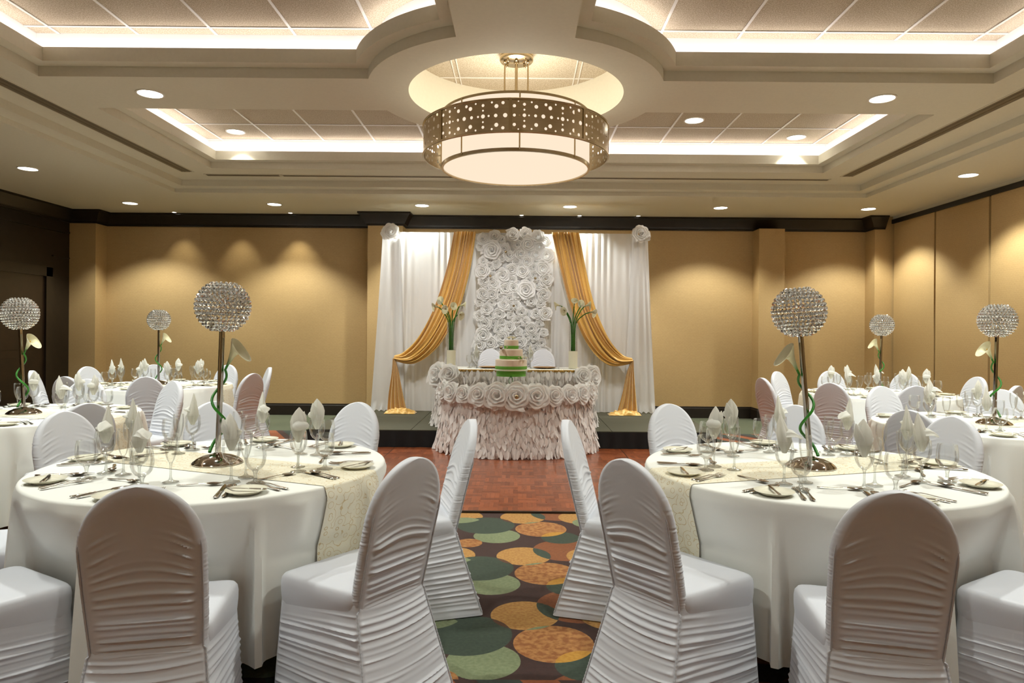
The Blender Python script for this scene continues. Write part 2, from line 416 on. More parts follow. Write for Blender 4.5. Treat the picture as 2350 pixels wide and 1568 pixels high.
RB, XH, YC0, YC1 = 1.25, .41, .39, 2.68
XC = 3.845
def coffer(d, sx, sy, yfar=YC1, n=22):
    """outline of one coffer, shrunk by d; sx, sy mirror it about the pendant"""
    r = RB + d; xb = XH + d; y0 = YC0 + d; xf = XC - d; yf = yfar - d
    a0 = math.asin(y0 / r); a1 = math.acos(xb / r)
    pts = [(xf, y0)] + [(r * math.cos(lerp(a0, a1, k / n)), r * math.sin(lerp(a0, a1, k / n))) for k in range(n + 1)] + [(xb, yf), (xf, yf)]
    pts = [(CX0 + sx * p[0], CY0 + sy * p[1]) for p in pts]
    return pts if sx * sy < 0 else pts[::-1]
QU = [(-1, 1, YC1), (1, 1, YC1), (-1, -1, 4.6), (1, -1, 4.6)]
dome = [(CX0 + .916 * math.cos(2 * PI * k / 96), CY0 + .916 * math.sin(2 * PI * k / 96)) for k in range(96)]
sof = poly_plate([rect(.18), dome] + [coffer(0, *q) for q in QU], Z1)
sof.loops([[(p[0], p[1], Z1) for p in dome], [(p[0], p[1], Z4) for p in dome]])
so = sof.build('ceiling_soffit', 'ceiling_paint', None, False); sharp(so.data, 30); struct(so, 'flat ceiling between the coffers')
cof = MB(); cov = MB(); act = MB(); strip = MB()
for q in QU:
    lp = lambda d, z: [(p[0], p[1], z) for p in coffer(d, *q)]
    cof.loops([lp(0, Z1), lp(0, Z2)]); cof.loops([lp(0, Z2), lp(.105, Z2)]); cof.loops([lp(.105, Z2), lp(.105, Z3)])
    cov.loops([lp(.105, Z3), lp(.08, Z3)]); cov.loops([lp(.08, Z3), lp(.08, Z2 + .02)]); cov.loops([lp(.08, Z2 + .02), lp(-.06, Z2 + .02)]); cov.loops([lp(-.06, Z2 + .02), lp(-.06, Z4)])
    act.add(*(lambda b: (b.v, b.f))(poly_plate([coffer(-.06, *q)], Z4)))
    strip.loops([lp(.078, Z2 + .025), lp(.078, Z2 + .075)])
o = cof.build('ceiling_coffer', 'ceiling_paint', None, False); sharp(o.data, 30); struct(o)
o = cov.build('ceiling_cove', 'cove_paint', None, False); sharp(o.data, 30); struct(o, 'white cove troughs')
act.add(*(lambda b: (b.v, b.f))(poly_plate([dome], Z4 - .001)))
struct(act.build('ceiling_tile', 'acoustic_tile', None, False), 'speckled acoustic ceiling tile')
struct(strip.build('ceiling_cove_strip', 'cove_strip', None, False), 'hidden white cove light strip')
# T-bar grid, clipped to each coffer
def inside(pt, poly):
    x, y = pt; r = False
    for i in range(len(poly)):
        (x1, y1), (x2, y2) = poly[i], poly[i - 1]
        if (y1 > y) != (y2 > y) and x < (x2 - x1) * (y - y1) / (y2 - y1) + x1: r = not r
    return r
def clip_bar(mb, poly, fixed, along, lo, hi, hw=.011):
    st, n = None, 600
    for k in range(n + 1):
        t = lerp(lo, hi, k / n); p = (fixed, t) if along == 'y' else (t, fixed)
        ins = inside(p, poly)
        if ins and st is None: st = t
        if (not ins or k == n) and st is not None:
            if t - st > .03:
                if along == 'y': mb.box(fixed - hw, fixed + hw, st, t, Z4 - .008, Z4 - .002)
                else: mb.box(st, t, fixed - hw, fixed + hw, Z4 - .0075, Z4 - .0015)
            st = None
tb = MB()
for q in QU:
    poly = coffer(-.055, *q); xs = [p[0] for p in poly]; ys = [p[1] for p in poly]
    ph = -3.757 if q[0] < 0 else 3.68
    for k in range(-8, 9):
        x = ph + .641 * k
        if min(xs) < x < max(xs): clip_bar(tb, poly, x, 'y', min(ys), max(ys))
    for k in range(14):
        y = 8.555 - .6325 * k
        if min(ys) < y < max(ys): clip_bar(tb, poly, y, 'x', min(xs), max(xs))
for y in (5.23, 6.42): clip_bar(tb, dome, y, 'x', -1.1, 1.1, .007)
for x in (-.62, -.575, .5, .545): clip_bar(tb, dome, x, 'y', 4.9, 6.9, .005)
struct(tb.build('trim_4', 'white_metal', None, False), 'white ceiling grid bars')

# linear slot diffusers in the flat tray
def slot(name, x0, x1, y0, y1, label):
    o = thing(name, label, 'air vent', ((x0 + x1) / 2, (y0 + y1) / 2, Z1), 0, 'slot air vents in the tray')
    w, h = (x1 - x0) / 2, (y1 - y0) / 2
    fr = MB(); t = .012
    for b in ((-w, w, -h, -h + t), (-w, w, h - t, h), (-w, -w + t, -h, h), (w - t, w, -h, h)): fr.box(*b, -.006, .004)
    fr.build('vent_frame', 'ceiling_paint', o, False)
    s_ = MB(); s_.box(-w + t, w - t, -h + t, h - t, -.001, .003)
    for k in (1, 2):
        if w > h: s_.box(-w + t, w - t, -h + 2 * h * k / 3 - .004, -h + 2 * h * k / 3 + .004, -.004, 0)
        else: s_.box(-w + 2 * w * k / 3 - .004, -w + 2 * w * k / 3 + .004, -h + t, h - t, -.004, 0)
    s_.build('vent_slats', 'slot_dark', o, False)
slot('air_vent', -4.36, -4.19, .8, 8.74, 'long slot air vent in the ceiling along the dark wood wall')
slot('air_vent', 4.1, 4.27, .8, 8.72, 'long slot air vent in the ceiling along the folding partition')
slot('air_vent', -4.12, -3.14, 8.84, 8.965, 'short dark slot air vent at the far end of the dark wall side vent')
slot('air_vent', -3.12, 4.05, 8.855, 8.96, 'slot air vent in the ceiling running along the back wall')

# downlights
def disc_light(name, x, y, z, label, cat, group, r=.1):
    o = thing(name, label, cat, (x, y, z), 0, group)
    MB().lathe([(r + .014, .002), (r + .014, -.006), (r, -.008), (r - .004, -.002)], 40).build('trim_ring', 'white_metal', o)
    MB().lathe([(r - .003, -.003), (.001, -.003)], 40, cap1=True).build('lens', 'lamp_lens' if r > .06 else 'spot_lens', o)
    return o
def spot(x, y, z, power, ang=110, blend=.45, col=(.965, 1, .93), rad=.06, aim=None):
    l = bpy.data.lights.new('spot_lamp', 'SPOT'); l.energy = power; l.spot_size = math.radians(ang); l.spot_blend = blend; l.color = col; l.shadow_soft_size = rad
    o = link('spot_lamp', l, None, (x, y, z))
    if aim is not None: o.rotation_euler = (Vector(aim) - Vector((x, y, z))).to_track_quat('-Z', 'Y').to_euler()
    return o
nth = ['first', 'second', 'third', 'fourth', 'fifth', 'sixth', 'seventh', 'eighth', 'ninth', 'tenth', 'eleventh', 'twelfth']
P_DOWN, P_SPOT = 94, 5
rowx = [-5.85, -3.686, -1.47, .75, 3.01, 5.23]
for i, x in enumerate(rowx):
    disc_light('recessed_downlight', x, 10.2, Z0, f'recessed downlight, {nth[i]} from the dark wood wall in the row along the back wall', 'ceiling light', 'round recessed downlights')
    spot(x, 10.2, Z0 - .03, P_DOWN, 112)
for x, y, z, lb in ((-5.83, 8.05, Z0, 'recessed downlight in the low outer ceiling beside the dark wood wall'), (5.28, 8.01, Z0, 'recessed downlight in the low outer ceiling beside the folding partition'),
                    (-3.19, 5.85, Z1, 'recessed downlight in the flat band between the coffers, dark wood wall side'), (3.10, 5.83, Z1, 'recessed downlight in the flat band between the coffers, partition side'),
                    (-3.45, 8.23, Z4, 'recessed downlight in the tiled coffer nearest the dark wood wall'), (3.36, 8.28, Z4, 'recessed downlight in the far corner of the partition side tiled coffer'),
                    (1.954, 7.655, Z4, 'recessed downlight in the tiled coffer right beside the drum pendant')):
    disc_light('recessed_downlight', x, y, z, lb, 'ceiling light', 'round recessed downlights')
    spot(x, y, z - .03, P_DOWN * (.75 if z == Z4 else 1), 112 if z < Z4 else 88)
# unseen lamps: the ceiling layout carried on, plus fill added behind the camera
for x, y, z in ((-2.0, 7.65, Z4), (-5.83, 5.8, Z0), (5.28, 5.8, Z0), (-5.83, 3.5, Z0), (5.28, 3.5, Z0), (-3.4, 3.45, Z4), (3.36, 3.45, Z4), (-1.95, 4.1, Z4), (1.95, 4.1, Z4),
                (-5.83, 1.2, Z0), (5.28, 1.2, Z0), (-1.95, 2.0, Z4), (1.95, 2.0, Z4), (-3.7, -.9, Z0), (-1.5, -.9, Z0), (.75, -.9, Z0), (3.0, -.9, Z0), (-3.7, -2.0, Z0), (-.4, -2.0, Z0), (3.0, -2.0, Z0)):
    spot(x, y, z - .03, P_DOWN * (.45 if y < 1.5 else .8), 112)
for i, (x, y) in enumerate(((-5.57, 10.95), (-3.69, 10.93), (.027, 10.97), (.964, 10.97), (1.907, 10.95))):
    disc_light('adjustable_spotlight', x, y, Z0, f'tiny recessed spotlight hard by the crown moulding, {nth[i]} from the dark wood wall', 'ceiling light', 'tiny wall spotlights', .035)
for x, p in ((-5.5, 11), (-4.56, 11), (-3.62, 19)):
    spot(x, 10.85, Z0 - .05, p, 70, .9, (1, .95, .74), .02, (x, 11.17, 1.1))
for x, p in ((.03, P_SPOT), (.96, P_SPOT), (1.9, P_SPOT), (-.9, P_SPOT)):
    spot(x, 9.72, Z0 - .05, p * .5, 80, .9, (1, .95, .86), .02, (x, 10.0, 1.5))
for x in (-1.75, -.6, .45, 1.6):  # unseen accent spots, added to brighten the backdrop and roses
    spot(x, 8.3, Z1 - .03, 46, 62, .9, (1, .985, .95), .05, (x, 9.98, 1.35))
# wall outlets
for x, lb in ((-4.70, 'ivory wall outlet beside the far table, nearer the dark wood wall'), (-4.585, 'ivory wall outlet beside the far table, nearer the stage')):
    o = thing('wall_outlet', lb, 'wall outlet', (x, YB - .001, .345), 0)
    MB().box(-.037, .037, -.008, 0, -.057, .057).build('cover_plate', 'plastic_ivory', o, False)
    for z in (-.022, .022): MB().box(-.014, .014, -.011, -.008, z - .013, z + .013).build('socket_face', 'white_metal', o, False)

# ------------------------------------------------------------------ drum pendant
pd = thing('drum_pendant', 'large round drum pendant with perforated metal band over a glowing cream shade', 'chandelier', (CX0, CY0, 0))
MB().lathe([(.001, Z4 - .001), (.145, Z4 - .002), (.147, Z4 - .012), (.145, Z4 - .03), (.14, Z4 - .034), (.145, Z4 - .038), (.146, Z4 - .062), (.138, Z4 - .072), (.001, Z4 - .074)], 64).build('canopy', 'nickel', pd)
for k, a in enumerate((PI / 4, PI / 4 + PI, PI * .8, PI * 1.8)):
    MB().lathe([(.011, 0), (.011, -.02), (.007, -.026), (.001, -.027)], 16, (.1 * math.cos(a), .1 * math.sin(a), Z4 - .073)).build('canopy_nut', 'nickel', pd)
for x, y, r in ((-.1, -.02, .007), (.1, -.02, .007), (0, .0, .013), (0, -.06, .007)):
    MB().lathe([(r * 1.8, Z4 - .075), (r * 1.8, Z4 - .09), (r, Z4 - .094), (r, 3.16), (.001, 3.16)], 16, (x, y, 0)).build('rod', 'nickel', pd)
RI = .632
MB().lathe([(RI, 2.80), (RI, 3.235)], 128).build('diffuser_shade', 'drum_shade', pd)
MB().lathe([(RI - .012, 2.792), (.001, 2.790)], 128).build('diffuser_bottom', 'drum_shade', pd)
MB().loops([[(r * math.cos(2 * PI * k / 128), r * math.sin(2 * PI * k / 128), z) for k in range(128)] for r, z in ((RI + .004, 2.78), (RI + .006, 2.806), (RI - .012, 2.806), (RI - .014, 2.78))], True, wrap=True).build('bottom_ring', 'nickel_dark', pd)
MB().loops([[(r * math.cos(2 * PI * k / 128), r * math.sin(2 * PI * k / 128), z) for k in range(128)] for r, z in ((RI + .004, 3.226), (RI + .004, 3.246), (RI - .012, 3.246), (RI - .012, 3.226))], True, wrap=True).build('top_ring', 'nickel_dark', pd)
for k in range(8):
    a = 2 * PI * (k / 8) - .0 + math.radians(-88 + 1)
    x, y = (RI + .006) * math.cos(a), (RI + .006) * math.sin(a)
    MB().tube([(x, y, 2.79), (x, y, 3.24)], .006, 8).build('upright', 'nickel_dark', pd)
band = MB().loops([[(.79 * math.cos(2 * PI * k / 160), .79 * math.sin(2 * PI * k / 160), z) for k in range(160)] for z in (-.127, .127)]).build('perforated_band', 'perforated_metal', pd, True, (0, 0, 3.006))
for z in (-.122, .122):
    MB().loops([[(r * math.cos(2 * PI * k / 160), r * math.sin(2 * PI * k / 160), z + dz) for k in range(160)] for r, dz in ((.793, -.009), (.797, -.006), (.797, .006), (.793, .009), (.787, .009), (.787, -.009))], True, wrap=True).build('band_rim', 'nickel_dark', band)
for k in range(8):
    a = (k + 1 - .06 * 1 - .0) * 2 * PI / 8
    q = MB(); q.box(.788, .797, -.011, .011, -.12, .12); o = q.build('band_joint', 'nickel_dark', band, False); o.rotation_euler = (0, 0, a)
    q = MB(); q.box(RI, .79, -.004, .004, .06, .068); o = q.build('band_bracket', 'nickel_dark', band, False); o.rotation_euler = (0, 0, a)
pl = bpy.data.lights.new('pendant_bulb', 'POINT'); pl.energy = 18; pl.color = (1, .94, .82); pl.shadow_soft_size = .22; link('pendant_bulb', pl, None, (CX0, CY0, 3.28))
# ------------------------------------------------------------------ ruched banquet chair
def hsh(i, s_): return (math.sin(i * 127.1 + s_ * 311.7) * 43758.5453) % 1.0
def fold(x, c, seed, fr=45):
    """thin raised gathers, each running most of the way across"""
    p = c * fr + .55 * noise.noise(Vector((x * 2.2, c * 5, seed * 3.1))) + 40; o = 0.0
    for i in (math.floor(p) - 1, math.floor(p), math.floor(p) + 1):
        ctr = i + .5 + .5 * (hsh(i, seed) - .5); wd = .15 + .14 * hsh(i, seed + 2)
        amp = (.42 + .75 * hsh(i, seed + 5)) * max(.2, .75 + 1.1 * noise.noise(Vector((x * 3.2 + i * 3.7, i * .61, seed))))
        o += amp * math.exp(-((p - ctr) / wd) ** 2)
    return o - .25
CH = .935
def bk_y(z): return -.20 - .135 * max(0, (z - .40) / .535) ** 1.1 if z > .40 else -.20
def bk_w(z):
    if z <= .72: return interp([.36, .42, .50, .60, .72], [.166, .168, .172, .175, .176], z)
    t = min(1.0, (z - .72) / (CH - .72)); return .176 * max(0.0, 1 - t ** 2.05) ** .5
def bk_t(z): return interp([.36, .5, .75, .935], [.024, .027, .025, .020], z)
def backrest_mb(seed):
    rows = [lerp(.372, .72, k / 170) for k in range(170)] + [.72 + (CH - .72) * math.sin(PI / 2 * k / 64) for k in range(65)]
    N = 64; L = []
    for z in rows:
        w = max(bk_w(z), .004); t = min(bk_t(z), w); st = max(w - t, .0005); yc = bk_y(z) + .026
        lp = []
        def disp(x, face):
            u = min(1, abs(x) / max(.176, w)); bend = .075 * sm(.52, .80, z) * (1 - u * u)
            env = lerp(1.0, u ** 2.2 * 1.1, sm(.60, .755, z)) * (1 - sm(.80, .885, z)) * sm(.372, .40, z)
            wid = (1 - sm(.80, 1.0, abs(x) / max(st, .001)))
            return .0128 * env * fold(x, z - bend, seed + face * 3, 44) * wid
        for k in range(N):
            x = lerp(-st, st, k / (N - 1)); lp.append((x, yc - t - disp(x, 0), z))
        for k in range(1, 6):
            a = -PI / 2 + PI * k / 6; x = st + t * math.cos(a); e = .003 * noise.noise(Vector((seed, z * 130, 1))) * (1 - sm(.78, .86, z)); lp.append((x + e, yc + t * math.sin(a), z))
        for k in range(N):
            x = lerp(st, -st, k / (N - 1)); lp.append((x, yc + t + disp(x, 1), z))
        for k in range(1, 6):
            a = PI / 2 + PI * k / 6; x = -st + t * math.cos(a); e = .003 * noise.noise(Vector((seed, z * 130, 2))) * (1 - sm(.78, .86, z)); lp.append((x - e, yc + t * math.sin(a), z))
        L.append(lp)
    return MB().loops(L, True, False, True)
def skirt_mb(seed):
    L = []; NR = 180
    for i in range(NR + 24):
        z = lerp(.006, .40, i / NR) if i <= NR else lerp(.40, .440, (i - NR) / 23)
        k = max(0.0, (.40 - z) / .40)
        yr = -.203 - .125 * k ** 1.05 if z < .40 else -.203 + .01 * (z - .40) / .04
        wr = .167 + .05 * k; yf = .200 + .022 * k; wf = .200 + .022 * k
        env = sm(.012, .06, z) * (1 - sm(.36, .425, z)); rc = .016; rf = .03
        lp = []
        corners = [(-wr, yr), (wr, yr), (wf, yf), (-wf, yf)]
        nside = (56, 50, 30, 50); rad = (rc, rc, rf, rf)
        for s_ in range(4):
            a = Vector(corners[s_]); b = Vector(corners[(s_ + 1) % 4]); d = (b - a).normalized(); nn = Vector((d.y, -d.x)); ln = (b - a).length
            r0, r1 = rad[s_], rad[(s_ + 1) % 4]
            for j in range(nside[s_]):
                t = j / (nside[s_] - 1); p = a + d * lerp(r0, ln - r1, t)
                if s_ == 0:
                    h = .0100 * env * fold(p.x, z - .02 * (p.x / .2) ** 2, seed + 11, 42)
                elif s_ == 2: h = .004 * env * fold(p.x, z, seed + 17, 22)
                else:
                    tt = t if s_ == 1 else 1 - t
                    e2 = sm(.012, .06, z) * (1 - sm(lerp(.37, .27, tt), lerp(.42, .36, tt), z))
                    h = .0098 * e2 * fold(p.y, z + .05 * tt * (1 - k), seed + 23 + s_, 40) * lerp(1, .75, tt)
                q = p + nn * h; lp.append((q.x, q.y, z))
            c = b; d2 = (Vector(corners[(s_ + 2) % 4]) - b).normalized(); n2 = Vector((d2.y, -d2.x))
            ctr = b - d * r1 + d2 * r1 * 0 - nn * r1
            for j in (1, 2):
                a1 = math.atan2(nn.y, nn.x); a2 = math.atan2(n2.y, n2.x)
                da = (a2 - a1 + PI) % (2 * PI) - PI; aa = a1 + da * j / 3
                lp.append((ctr.x + r1 * math.cos(aa), ctr.y + r1 * math.sin(aa), z))
        L.append(lp)
    return MB().loops(L, True)
def rrect(wr, yr, wf, yf, r, n=10):
    pts = []; cs = [(-wr, yr), (wr, yr), (wf, yf), (-wf, yf)]
    for i in range(4):
        a = Vector(cs[i - 1]); b = Vector(cs[i]); c = Vector(cs[(i + 1) % 4])
        d1 = (b - a).normalized(); d2 = (c - b).normalized(); s0 = b - d1 * r; s1 = b + d2 * r
        L_ = (b - a).length
        for k in range(n): pts.append(a + d1 * lerp(r, L_ - r, k / n))
        for k in range(4):
            t = k / 4; pts.append((s0 * (1 - t) + b * t) * (1 - t) + (b * (1 - t) + s1 * t) * t)
    return pts
def seat_mb(seed):
    base = rrect(.172, -.196, .204, .205, .045); L = []; c = Vector((0, .01))
    for s_, z in ((.985, .375), (1.0, .392), (1.014, .414), (1.016, .436), (1.0, .455), (.965, .466), (.9, .471), (.75, .474), (.5, .477), (.25, .479), (.03, .480)):
        lp = []
        for p in base:
            q = c + (p - c) * s_; side = sm(-.2, .2, q.y)
            zz = z
            if z < .44: zz = z - .028 * side * (1 - (z - .375) / .065) + .028 * (1 - side) * (1 - (z - .375) / .065)
            zz += .003 * noise.noise(Vector((q.x * 9, q.y * 9, seed)))
            lp.append((q.x, q.y, zz))
        L.append(lp)
    return MB().loops(L, True, False, True)
def seam_mb(sx, seed):
    pts = []; rr = []
    for k in range(150):
        z = lerp(.76, .405, k / 149); pts.append((sx * (bk_w(z) - bk_t(z) * .42), bk_y(z) + .026 - bk_t(z) * .96, z)); rr.append((.0030 + .0016 * math.sin(k * 1.9) * noise.noise(Vector((k * .5, seed, sx)))) * min(1, .1 + k / 12))
    for k in range(110):
        z = lerp(.40, .02, k / 109); kk = (.40 - z) / .40; pts.append((sx * (.167 + .05 * kk - .002), -.203 - .125 * kk ** 1.05 + .002, z)); rr.append(.0032 + .0010 * math.sin(k * 1.9))
    return MB().tube(pts, rr, 6)
def cushion_mb():
    """inner padded back, ends in an arc above the waist"""
    top = []
    for k in range(33):
        a = PI * k / 32; z = .70 + (CH - .02 - .70) * math.sin(a) ** .9; x = .160 * math.cos(a) * (1 if z <= .72 else 1); x = math.copysign(min(abs(x), max(bk_w(z) - .016, .002)), x); top.append((x, z))
    bot = [(lerp(-.160, .160, k / 24), .585 - .045 * (1 - (lerp(-1, 1, k / 24)) ** 2)) for k in range(25)]
    out = top + bot; n = len(out); mb = MB()
    f = [(x, bk_y(z) + .026 - bk_t(z) + .011, z) for x, z in out]; b = [(x, bk_y(z) + .026 + bk_t(z) - .011, z) for x, z in out]
    mb.add(f + b, [tuple(range(n)), tuple(range(2 * n - 1, n - 1, -1))] + [(i, n + i, n + (i + 1) % n, (i + 1) % n) for i in range(n)])
    for sx in (-1, 1):
        L = []
        for k in range(8):
            z = lerp(.40, .62, k / 7); y = bk_y(z) + .026; L.append([(sx * .148 - .012, y - .012, z), (sx * .148 + .012, y - .012, z), (sx * .148 + .012, y + .012, z), (sx * .148 - .012, y + .012, z)])
        mb.loops(L, True, True, True)
    return mb
CHAIRS = []
for sd in (1, 5):
    CHAIRS.append([('seat', seat_mb(sd).mesh('seat', 'chair_cover')), ('backrest', backrest_mb(sd).mesh('backrest', 'chair_cover')), ('skirt', skirt_mb(sd).mesh('skirt', 'chair_cover')),
                   ('gathered_seam', seam_mb(-1, sd).mesh('gathered_seam', 'cushion_seam')), ('gathered_seam', seam_mb(1, sd).mesh('gathered_seam', 'cushion_seam')),
                   ('back_cushion', cushion_mb().mesh('back_cushion', 'chair_cushion', False))])
def place_chair(x, y, rz, label, group, z=0, var=0):
    o = thing('banquet_chair', label, 'chair', (x, y, z), rz, group)
    for nm, me in CHAIRS[var]:
        c = link(nm, me, o)
    return o

# ------------------------------------------------------------------ tables with cloth and runner
TR = .765; TZ = .757; RHO = .014; HEM = .13
def clock(a): return int(round(((90 - a) % 360) / 30)) or 12
WORD = {1: 'one', 2: 'two', 3: 'three', 4: 'four', 5: 'five', 6: 'six', 7: 'seven', 8: 'eight', 9: 'nine', 10: 'ten', 11: 'eleven', 12: 'twelve'}
class Table:
    def __init__(s, key, x, y, seats, runner, seed, lean):
        s.key, s.x, s.y, s.seats, s.runner, s.seed, s.lean = key, x, y, seats, runner, seed, lean
        s.ch = [(math.radians(a), R - .335 - .234) for a, R, vis in seats if R]
    def drape(s, th, z):
        t = max(0.0, (TZ - RHO - z) / (TZ - RHO - HEM))
        ph = th + .22 * math.sin(3 * th + s.seed) + .12 * math.sin(5 * th + 2 * s.seed)
        f = .75 * (1 - 2 * (math.sin(6 * ph) ** 2 + .015) ** .45) + .5 * math.cos(19 * ph + s.seed)
        r = TR + .004 + .022 * t + .044 * t ** .6 * f + .040 * t ** .6
        for a, rf in s.ch:
            d = (th - a + PI) % (2 * PI) - PI
            if abs(d) < 1.0:
                tan = abs(r * math.sin(d)); lim = (rf - .02) / math.cos(d) + max(0, tan - .240) * 4.0
                w = max(0.0, min(1.0, (.712 - z) / .205))
                if lim < r: r = lerp(r, lim, w)
        return r
    def surf(s, th, l, off=0.0):
        q = RHO * PI / 2
        if l <= q:
            a = l / RHO; return (TR - RHO + (RHO + off) * math.sin(a), TZ - RHO + (RHO + off) * math.cos(a))
        z = TZ - RHO - (l - q); r = s.drape(th, z)
        if off:
            e = .006; off *= min(4.0, math.sqrt(1 + ((s.drape(th + e, z) - s.drape(th - e, z)) / (2 * e * r)) ** 2 + ((s.drape(th, z + e) - s.drape(th, z - e)) / (2 * e)) ** 2))
        return (r + off, z)
    def build(s):
        k = s.key
        t = thing('round_table', f'round folding table under the white cloth of the {k} table', 'table', (s.x, s.y, 0), 0, 'round banquet tables')
        MB().lathe([(.001, .715), (.752, .715), (.755, .72), (.755, .747), (.75, .752), (.001, .752)], 64).build('tabletop', 'cream_wrap', t)
        for a in (45, 135, 225, 315):
            ca, sa = .34 * math.cos(math.radians(a)), .34 * math.sin(math.radians(a))
            MB().tube([(ca, sa, .714), (ca * 1.06, sa * 1.06, .0)], .014, 10).build('leg', 'steel', t)
        NT_ = 360; mb = MB(); L = []
        for r in (.02, .3, .6, TR - RHO - .04): L.append([(r * math.cos(2 * PI * i / NT_), r * math.sin(2 * PI * i / NT_), TZ) for i in range(NT_)])
        ls = [RHO * PI / 2 * j / 5 for j in range(6)] + [RHO * PI / 2 + (TZ - RHO - HEM) * (j / 34) ** 1.0 for j in range(1, 35)]
        for l in ls:
            lp = []
            for i in range(NT_):
                th = 2 * PI * i / NT_; r, z = s.surf(th, l); lp.append((r * math.cos(th), r * math.sin(th), z))
            L.append(lp)
        mb.loops(L, True, True)
        c = mb.build('tablecloth', 'table_linen', None, True, (s.x, s.y, 0))
        tag(c, f'white floor-skimming tablecloth on the {k} table', 'tablecloth', 'white round tablecloths')
        # runner
        al = math.radians(s.runner); ex, ey = (math.cos(al), math.sin(al)), (-math.sin(al), math.cos(al)); HW = .175
        rows = []
        drop = .40; nd = 34; nc = 61
        def hang(sv, l, sgn):
            um = math.sqrt((TR - RHO) ** 2 - sv * sv); th = math.atan2(sv, um); r, z = s.surf((al if sgn > 0 else al + PI) + (th if sgn > 0 else -th), l, lerp(.0022, .010, min(1.0, l / .05)))
            u = r * math.cos(th); v = r * math.sin(th)
            return (u * sgn, v, z)
        svs = [lerp(-HW, HW, i / (nc - 1)) for i in range(nc)]
        dl = [l for l in ls if l < drop + .04]
        for l in reversed(dl): rows.append([hang(sv, l, -1) for sv in svs])
        for j in range(1, 12):
            rows.append([(lerp(-1, 1, j / 12) * math.sqrt((TR - RHO) ** 2 - sv * sv), sv, TZ + .0022) for sv in svs])
        for l in dl: rows.append([hang(sv, l, 1) for sv in svs])
        R = MB(); R.loops([[(p[0] * ex[0] + p[1] * ey[0], p[0] * ex[1] + p[1] * ey[1], p[2]) for p in r] for r in rows], False)
        o = R.build('table_runner', 'runner_organza', None, True, (s.x, s.y, 0))
        tag(o, f'cream organza runner with gold scrolls across the {k} table', 'table runner', 'gold scroll table runners')
        for i, (a, Rr, vis) in enumerate(s.seats):
            if not vis: continue
            ar = math.radians(a); d = Rr - .335
            back = 'back turned to the camera' if -150 < ((a + 180) % 360 - 180) < -30 else ('facing the camera' if 30 < a % 360 < 150 else 'seen side-on')
            place_chair(s.x + d * math.cos(ar), s.y + d * math.sin(ar), ar + PI / 2, f'white ruched chair at {WORD[clock(a)]} o\'clock of the {k} table, {back}', 'white ruched banquet chairs', 0, i % 2)

TABLES = [
    Table('near left', -1.40, 3.18, [(-76, 1.28, 1), (-36, 1.30, 1), (16, 1.235, 1), (71, 1.22, 1), (115, 1.25, 1), (154, 1.24, 1), (196, 1.22, 1), (240, 1.27, 1)], -22, 1.3, (.028, .0)),
    Table('near right', 1.38, 3.21, [(-102.5, 1.30, 1), (218, 1.29, 1), (165, 1.2, 1), (110, 1.25, 1), (71, 1.235, 1), (29, 1.235, 1), (-13, 1.22, 1), (-58, 1.27, 1)], 17, 4.1, (-.085, 0)),
    Table('middle left', -3.63, 4.98, [(102.5, 1.2, 1), (59, 1.2, 1), (-40, 1.35, 1), (150, 0, 0), (205, 0, 0), (255, 0, 0), (0, 0, 0)], -14, 2.2, (-.05, 0)),
    Table('middle right', 3.37, 4.84, [(98, 1.215, 1), (52, 1.2, 1), (216, 1.27, 1), (10, 0, 0), (-40, 0, 0), (262, 0, 0), (165, 0, 0)], 14, 5.2, (.025, 0)),
    Table('far left', -4.08, 7.72, [(29, 1.22, 1), (76, 1.22, 1), (121, 1.22, 1), (158, 1.22, 1), (200, 1.25, 1), (261, 1.34, 1), (293, 1.38, 1), (-25, 1.47, 1)], 4, 3.3, (0, 0)),
    Table('far right', 3.87, 7.32, [(192, 1.41, 1), (128, 1.22, 1), (88, 1.25, 1), (48, 1.27, 1), (225, 1.36, 1), (256, 1.305, 1), (9, 1.25, 1), (-59, 1.34, 1)], -6, 6.4, (.03, 0)),
]
for t in TABLES: t.build()

# ------------------------------------------------------------------ tableware meshes
def strip(st, n=8):
    L = []
    for x, w, z, th in st:
        L.append([(x, w * math.cos(2 * PI * k / n), z + th * math.sin(2 * PI * k / n)) for k in range(n)])
    return L
hand = [(0, .002, .0035, .0012), (.004, .0075, .0035, .0017), (.02, .0088, .0035, .0018), (.05, .0062, .0045, .0017), (.09, .0036, .0070, .0017), (.118, .0032, .0085, .0017)]
def fork_mb():
    mb = MB(); mb.loops(strip(hand + [(.135, .0062, .0075, .0014), (.146, .0118, .0050, .0011), (.154, .0126, .0038, .0010)]), True, True, True)
    for k in range(4):
        y = (k - 1.5) * .0068
        L = [[(x, y + w * math.cos(2 * PI * j / 6), z + .0009 * math.sin(2 * PI * j / 6)) for j in range(6)] for x, w, z in ((.152, .0024, .0038), (.170, .0018, .0036), (.186, .0016, .0055), (.198, .0007, .0085))]
        mb.loops(L, True, True, True)
    return mb
def spoon_mb(sc=1.0):
    mb = MB(); mb.loops(strip(hand + [(.130, .004, .0075, .0015)]), True, True, True)
    def bowl(u, v):
        a = 2 * PI * u; r = v; x = .163 + .034 * r * math.cos(a); w = .0195 * (1 + .12 * -math.cos(a)) ; y = w * r * math.sin(a)
        return (x, y, .0012 + .0075 * r * r)
    mb.grid(bowl, 24, 7, True)
    def bowl2(u, v):
        p = bowl(u, v); return (p[0], p[1], p[2] + .0008)
    mb.grid(bowl2, 24, 7, True)
    if sc != 1: mb.v = [(p[0] * sc, p[1] * sc, p[2] * sc) for p in mb.v]
    return mb
